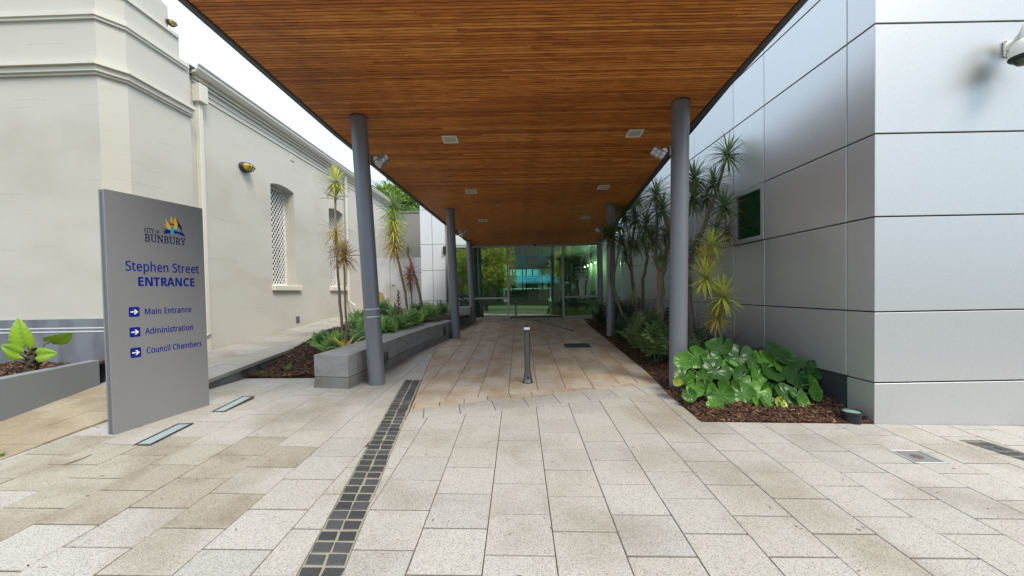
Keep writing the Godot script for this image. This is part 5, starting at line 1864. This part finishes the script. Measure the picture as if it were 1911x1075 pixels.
	var ears := [[V(-5.75, 0.73, 4.72), "lime ribbed elephant ear plant with a stumpy stem, left of the sign", [[0.0, 0.42, 0.08, 0.36, 1.75, 0.1], [-0.03, 0.30, 0.12, 0.26, 2.7, -0.3], [0.20, 0.27, 0.08, 0.24, 0.1, 0.25], [0.20, 0.44, -0.1, 0.30, 0.25, 1.35]]],
		[V(-6.06, 0.73, 4.45), "lime elephant ear plant at the left edge of the view", [[0.0, 0.52, 0.05, 0.30, 0.25, 0.9], [0.02, 0.36, 0.1, 0.36, 1.7, 0.1], [0.12, 0.17, 0.05, 0.22, 0.1, 0.5]]]]
	for e in ears:
		var o := thing("elephant_ear_plant", e[1], "plant", e[0], "elephant ear plants in the painted planter")
		o.scale = Vector3.ONE * 0.84
		s = st()
		tube(s, [Vector3(0, -0.03, 0), Vector3(-0.02, 0.12, 0), Vector3(0.03, 0.25, 0), Vector3(0.04, 0.33, 0)], [0.085, 0.07, 0.06, 0.035], 10)
		for i in 22:
			var a := i * 2.4
			var y := 0.02 + i * 0.0135
			blade(s, Vector3(cos(a) * 0.05, y, sin(a) * 0.05), Vector3(cos(a) * 0.7, 0.9, sin(a) * 0.7), 0.09, 0.07, 0.2, 3)
		put("stem", done(s), M.bark, o)
		for l in e[2]:
			var p := Vector3(l[0], l[1], l[2])
			s = st()
			tube(s, [Vector3(0.03, 0.2, 0), Vector3(0.03, 0.25, 0).lerp(p, 0.55) + Vector3(0, 0.05, 0), p], [0.016, 0.012, 0.008], 7)
			var stalk := put("stalk", done(s), M.stalk, o)
			var leaf := put("leaf", el, M.ear_leaf, stalk)
			# face turned towards the front and up
			var tip := Vector3(cos(l[4]), sin(l[4]) , 0.15).normalized()
			var nrm := (Vector3(0, 0.35, 1.0) - tip * Vector3(0, 0.35, 1.0).dot(tip)).normalized().rotated(tip, l[5])
			leaf.transform = Transform3D(Basis(tip * l[3], nrm * l[3], tip.cross(nrm) * l[3]), p)
	# fallen trunk lying in the planter
	var lg := thing("fallen_log", "fallen scaly stem lying on the mulch in the painted planter", "log", V(-5.9, 0.76, 4.1))
	s = st()
	tube(s, [Vector3(-0.8, 0, 0.15), Vector3(-0.2, 0.0, 0.05), Vector3(0.38, 0.0, -0.06), Vector3(0.46, 0.0, -0.08)], [0.05, 0.052, 0.045, 0.01], 10)
	for i in 60:
		var a := i * 2.4
		blade(s, Vector3(-0.75 + i * 0.019, sin(a) * 0.045, 0.13 - i * 0.0034 + cos(a) * 0.045), Vector3(0.9, sin(a) * 0.5, cos(a) * 0.5), 0.07, 0.06, 0.0, 2)
	put("scaly_stem", done(s), M.bark_pink, lg)

# ------------------------------------------------------------------ surroundings
func tree(label: String, at: Vector3, height: float, spread: float, cols: Array, count: int, mid := 0.66) -> void:
	var o := thing("tree", label, "tree", at, "")
	var s := st()
	tube(s, [Vector3(0, -0.2, 0), Vector3(0.1, height * 0.25, 0), Vector3(0.0, height * 0.55, 0.1), Vector3(0.1, height * 0.85, 0)], [height * 0.032, height * 0.024, height * 0.016, 0.02], 10)
	var tips := []
	for i in 9:
		var a := i * 2.4
		var y := height * lerpf(mid - 0.36, mid + 0.04, i / 9.0)
		var tip := Vector3(cos(a) * spread * 0.62, y + height * 0.2, sin(a) * spread * 0.62)
		tube(s, [Vector3(0, y, 0), Vector3(cos(a) * spread * 0.25, y + height * 0.07, sin(a) * spread * 0.25), tip], [height * 0.011, height * 0.008, 0.01], 6)
		tips.append(tip)
	put("trunk", done(s), M.bark, o)
	s = st()
	for i in 7:
		var a := rf(0, TAU)
		blade(s, Vector3(rf(-0.5, 0.5), rf(-0.4, 0.4), rf(-0.5, 0.5)), Vector3(cos(a), rf(-0.4, 0.7), sin(a)), rf(0.7, 1.0), 0.45, 0.5, 2)
	var sprig := done(s)
	var clumps := []
	for t in tips: clumps.append([t, rf(0.30, 0.45) * spread])
	for i in 16:
		var dv := Vector3(rng.randfn(), rng.randfn() * 0.8, rng.randfn()).normalized()
		clumps.append([Vector3(0, height * mid, 0) + dv * Vector3(spread * 0.72, height * 0.30, spread * 0.72) * rf(0.45, 1.0), rf(0.22, 0.42) * spread])
	var where := []
	var tint := []
	for i in count:
		var c: Array = clumps[rng.randi() % clumps.size()]
		var dv := Vector3(rng.randfn(), rng.randfn() * 0.75, rng.randfn())
		var p: Vector3 = c[0] + dv.limit_length(2.2) * c[1] * 0.5
		var k := rf(0.10, 0.22)
		where.append(Transform3D(Basis.from_euler(Vector3(rf(0, TAU), rf(0, TAU), rf(0, TAU))).scaled_local(Vector3(k, k, k)), p))
		tint.append(cols[rng.randi() % cols.size()] * rf(0.75, 1.25))
	scatter("crown", sprig, M.tree_leaf, where, tint, o)

func courtyard() -> void:  # added backdrop behind the hall, bright content standing in for reflections in the glass
	var b := thing("added_courtyard_building", "added pale backdrop building with a blue awning, standing in for the shop reflection", "building", V(1.0, 0.7, 34.0))
	var s := st()
	box(s, Transform3D(Basis(), Vector3(0, 3.0, -2.0)), Vector3(22, 6.4, 4.0))
	put("wall", done(s), M.white_wall, b)
	for i in 6:
		s = st()
		box(s, Transform3D(Basis(), Vector3(-5.0 + i * 1.9, 1.3, 0.02)), Vector3(1.1, 2.0, 0.08), 0.01)
		put("window", done(s), M.tint_glass, b)
		s = st()
		box(s, Transform3D(Basis(), Vector3(-5.0 + i * 1.9, 4.2, 0.02)), Vector3(1.1, 1.5, 0.08), 0.01)
		put("window", done(s), M.tint_glass, b)
	s = st()
	extrude(s, Transform3D(Basis(Vector3(0, 0, 1), Vector3.UP, Vector3.LEFT), Vector3.ZERO), PackedVector2Array([Vector2(0.0, 3.0), Vector2(1.8, 2.2), Vector2(1.8, 2.0), Vector2(0.0, 2.9)]), -2.6, 0.6)
	put("awning", done(s), M.awning, b)
	s = st()
	for i in 26:
		box(s, Transform3D(Basis(), Vector3(-4.0 + i * 0.3, 0.55, 3.0)), Vector3(0.04, 1.1, 0.04))
	box(s, Transform3D(Basis(), Vector3(-0.2, 1.12, 3.0)), Vector3(7.9, 0.06, 0.06))
	put("railing", done(s), M.white, b)
	tree("added green tree in the backdrop beyond the hall, seen through the doors", V(3.6, 0.7, 31.0), 5.0, 1.7, [Color(0.12, 0.26, 0.03), Color(0.18, 0.32, 0.04)], 2600, 0.55)
	tree("small added green tree at the left of the backdrop, seen through the doors", V(-1.6, 0.7, 30.0), 4.5, 1.5, [Color(0.12, 0.26, 0.03), Color(0.18, 0.32, 0.04)], 2400, 0.55)

func surroundings() -> void:
	courtyard()
	var lime := [Color(0.17, 0.28, 0.03), Color(0.12, 0.22, 0.03), Color(0.22, 0.33, 0.045)]
	var autumn := [Color(0.40, 0.38, 0.03), Color(0.30, 0.33, 0.03), Color(0.50, 0.44, 0.035), Color(0.22, 0.27, 0.03)]
	tree("bright green tree showing over the grey wall", V(-6.9, 1.0, 25.0), 7.7, 3.0, lime, 8000)
	tree("yellow-green street tree across the forecourt, seen in the glass doors", V(-2.4, -0.1, -8.0), 7.0, 3.0, autumn, 7000, 0.55)
	tree("yellow-green street tree left of the forecourt, mirrored in the left pane", V(-6.6, -0.1, -10.0), 7.0, 3.2, autumn, 7000, 0.55)
	tree("olive street tree right of the forecourt behind the viewer", V(7.0, -0.1, -11.0), 7.5, 3.2, autumn, 6000, 0.55)
	tree("far olive street tree near the shop with the blue awning", V(-12.5, -0.1, -18.0), 9.5, 4.0, autumn, 4500)
	var b := thing("shop_building", "pale two storey shop across the street with a blue awning", "building", V(4.5, -0.14, -24.0))
	var s := st()
	box(s, Transform3D(Basis(), Vector3(0, 4.5, 5.0)), Vector3(26, 9.0, 9.0))
	put("wall", done(s), M.facade, b)
	for i in 7:
		for j in 2:
			var w := st()
			box(w, Transform3D(Basis(), Vector3(-10.5 + i * 3.5, 1.7 + j * 4.0, 0.48)), Vector3(2.2, 2.4 if j == 0 else 1.8, 0.08), 0.01)
			put("window", done(w), M.tint_glass, b)
	s = st()
	extrude(s, Transform3D(Basis(Vector3(0, 0, -1), Vector3.UP, Vector3.RIGHT), Vector3.ZERO), PackedVector2Array([Vector2(-0.45, 3.9), Vector2(2.0, 3.0), Vector2(2.0, 2.75), Vector2(1.95, 2.95), Vector2(-0.45, 3.8)]), -5.0, 1.5)
	put("awning", done(s), M.awning, b)
	var hd := thing("hedge", "dark clipped hedge along the far side of the street", "hedge", V(-10.0, -0.1, -21.5))
	s = st()
	box(s, Transform3D(Basis(), Vector3(0, 1.0, 0)), Vector3(16, 2.2, 1.2), 0.1)
	put("branches", done(s), M.bark, hd)
	var where := []
	var tint := []
	s = st()
	for i in 7:
		var a := rf(0, TAU)
		blade(s, Vector3(rf(-0.5, 0.5), rf(-0.4, 0.4), rf(-0.5, 0.5)), Vector3(cos(a), rf(-0.4, 0.7), sin(a)), rf(0.7, 1.0), 0.45, 0.5, 2)
	for i in 3500:
		where.append(Transform3D(Basis.from_euler(Vector3(rf(0, TAU), rf(0, TAU), rf(0, TAU))).scaled_local(Vector3.ONE * 0.2), Vector3(rf(-8.1, 8.1), rf(0, 2.2), rf(-0.75, 0.75))))
		tint.append(Color(0.04, 0.08, 0.02) * rf(0.7, 1.4))
	scatter("foliage", done(s), M.tree_leaf, where, tint, hd)
	# odds and ends
	var tg := thing("timber_gate", "short weathered timber gate end with rounded top beside the path", "gate", V(-4.38, 0.85, 13.0))
	for i in 2:
		s = st()
		var x := i * 0.105
		extrude(s, Transform3D(), PackedVector2Array([Vector2(x, -0.1), Vector2(x + 0.098, -0.1), Vector2(x + 0.098, [0.80, 0.62][i]), Vector2(x + 0.05, [0.83, 0.76][i]), Vector2(x, [0.82, 0.8][i])]), -0.03, 0.03)
		put("plank", done(s), M.timber, tg)
	s = st()
	ext(s, -0.10, -0.01, -0.1, 0.84, -0.05, 0.05, 0.01)
	put("post", done(s), M.brown, tg)
	var fc := thing("slatted_seat", "black slatted seat behind the stone block by the glass", "seat", V(-1.66, 0.66, 13.55))
	for i in 6:
		s = st()
		bar(s, Vector3(-0.22 + i * 0.09, 0.85, 0.1), Vector3(-0.05 + i * 0.09, 0.5, 0.1), 0.02, 0.035)
		put("slat", done(s), M.black, fc)
	s = st()
	bar(s, Vector3(-0.24, 0.9, 0.1), Vector3(0.42, 0.44, 0.1), 0.03, 0.03)
	bar(s, Vector3(-0.2, 0.0, 0.05), Vector3(-0.24, 1.05, 0.1), 0.03, 0.03)
	bar(s, Vector3(0.4, 0.0, 0.05), Vector3(0.42, 0.5, 0.1), 0.03, 0.03)
	put("frame", done(s), M.black, fc)
	var tw := thing("fallen_twig", "thin red-brown fallen twig on the paving left of the sign", "twig")
	s = st()
	tube(s, [V(-3.67, gnd(-3.67, 3.18) + 0.006, 3.18), V(-3.635, gnd(-3.635, 3.24) + 0.01, 3.24), V(-3.62, gnd(-3.62, 3.31) + 0.01, 3.31), V(-3.64, gnd(-3.64, 3.38) + 0.006, 3.38)], [0.002, 0.004, 0.003, 0.002], 6)
	put("stem", done(s), M.red_brown, tw)
	var sl := thing("path_spotlight", "small white spotlight low on the wall behind the sign", "spotlight", V(-4.36, 1.02, 5.60))
	s = st()
	tube(s, [Vector3(0, -0.6, 0.0), Vector3(0, 0.02, 0)], [0.012, 0.012], 8)
	put("stake", done(s), M.charcoal, sl)
	s = st()
	lathe(s, Transform3D(Basis(Vector3.BACK, -1.9), Vector3(-0.02, 0.05, 0)), [Vector2(0, -0.02), Vector2(0.035, -0.02), Vector2(0.042, 0.09), Vector2(0.036, 0.09), Vector2(0.03, 0.07), Vector2(0, 0.07)], 16)
	put("housing", done(s), M.cream, sl)

# ------------------------------------------------------------------ scene
func _ready() -> void:
	rng.seed = 20240
	var cam := Camera3D.new()
	cam.name = "camera"
	var p := atan(0.0226)
	var r := 0.0185
	cam.basis = Basis(Vector3(cos(r), -sin(r) * cos(p), sin(r) * sin(p)), Vector3(sin(r), cos(r) * cos(p), -cos(r) * sin(p)), Vector3(0, sin(p), cos(p)))
	cam.position = Vector3(0, 1.6, 0)
	cam.projection = Camera3D.PROJECTION_FRUSTUM
	cam.near = 0.05
	cam.far = 1000.0
	cam.keep_aspect = Camera3D.KEEP_HEIGHT
	cam.size = 2.0 * 0.05 * 537.5 / 740.0
	cam.frustum_offset = Vector2(0.0, 23.5 / 740.0 * 0.05)
	add_child(cam)
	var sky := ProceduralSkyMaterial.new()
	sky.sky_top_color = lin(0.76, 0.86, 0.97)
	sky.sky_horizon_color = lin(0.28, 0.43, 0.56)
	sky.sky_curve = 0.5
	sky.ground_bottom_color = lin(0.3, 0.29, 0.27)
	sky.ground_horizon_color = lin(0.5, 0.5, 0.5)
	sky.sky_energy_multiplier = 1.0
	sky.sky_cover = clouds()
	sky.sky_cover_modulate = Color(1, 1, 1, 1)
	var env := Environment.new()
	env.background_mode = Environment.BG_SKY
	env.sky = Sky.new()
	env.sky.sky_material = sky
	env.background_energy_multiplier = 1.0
	env.tonemap_mode = Environment.TONE_MAPPER_LINEAR
	env.tonemap_exposure = 2.1
	env.sdfgi_enabled = true
	env.ssao_enabled = true
	env.ssil_enabled = true
	var we := WorldEnvironment.new()
	we.name = "environment"
	we.environment = env
	add_child(we)
	var sun := DirectionalLight3D.new()
	sun.name = "sun"
	sun.light_energy = 0.5
	sun.light_angular_distance = 22.0
	sun.light_color = Color(1.0, 0.97, 0.91)
	sun.shadow_enabled = true
	sun.basis = Basis.looking_at(-Vector3(0.45, 0.85, 0.5).normalized())
	add_child(sun)
	materials()
	more_materials()
	paving()
	silver_building()
	old_building()
	rear_parts()
	entrance()
	canopy()
	planters()
	sign_board()
	fittings()
	plants()
	mulch()
	surroundings()

func more_materials() -> void:
	var im := Image.create(512, 512, false, Image.FORMAT_RGB8)
	for y in 512:
		for x in 512:
			var p := Vector2(x - 256, y - 256)
			var v := 0.16 * exp(-(p * Vector2(0.055, 0.07)).length_squared()) + 0.13 * exp(-((p - Vector2(-6, 4)) * 0.03).length_squared()) + 0.2 * exp(-((p - Vector2(11, -24)) * Vector2(0.1, 0.12)).length_squared())
			im.set_pixel(x, y, Color(1.0 - v, 1.0 - v * 0.97, 1.0 - v * 0.98))
	M.sooty_panel = stain(M.panel.duplicate(), ImageTexture.create_from_image(im), Vector3.ONE * 0.25, Vector3(-0.7825, -0.4675, 0.0))
	M.pit_lid = mat(lin(0.2, 0.2, 0.205), 0.6, 0.3)
	M.warm_glow = mat(Color.WHITE, 0.5)
	M.warm_glow.emission_enabled = true
	M.warm_glow.emission = Color(1.0, 0.85, 0.6)
	M.warm_glow.emission_energy_multiplier = 0.6
	M.plinth_warm = mat(lin(0.25, 0.245, 0.225), 0.85)
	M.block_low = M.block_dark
	M.kerb_paint = mat(lin(0.21, 0.225, 0.24), 0.7)
	M.variegated = leafy(lin(0.32, 0.36, 0.18))
	M.lime_thin = leafy(lin(0.42, 0.45, 0.12))
	M.green_lime = leafy(lin(0.17, 0.30, 0.03))
	M.red_brown = leafy(lin(0.20, 0.07, 0.05))
	M.orange_leaf = leafy(lin(0.55, 0.30, 0.02))
	M.bark_pink = mat(lin(0.24, 0.17, 0.15), 0.85)

func clouds() -> ImageTexture:
	var n := FastNoiseLite.new()
	n.seed = 3
	n.frequency = 1.3
	n.fractal_octaves = 5
	var im := Image.create(512, 256, false, Image.FORMAT_RGBAF)
	for y in 256:
		var el := PI * (0.5 - (y + 0.5) / 256.0)
		for x in 512:
			var az := TAU * (x + 0.5) / 512.0
			var dv := Vector3(cos(az) * cos(el), sin(el) * 1.8, sin(az) * cos(el))
			var v := smoothstep(-0.15, 0.55, n.get_noise_3dv(dv * 1.6))
			im.set_pixel(x, y, Color(0.16, 0.13, 0.10, v) if el > 0.0 else Color(0, 0, 0, 0))
	return ImageTexture.create_from_image(im)
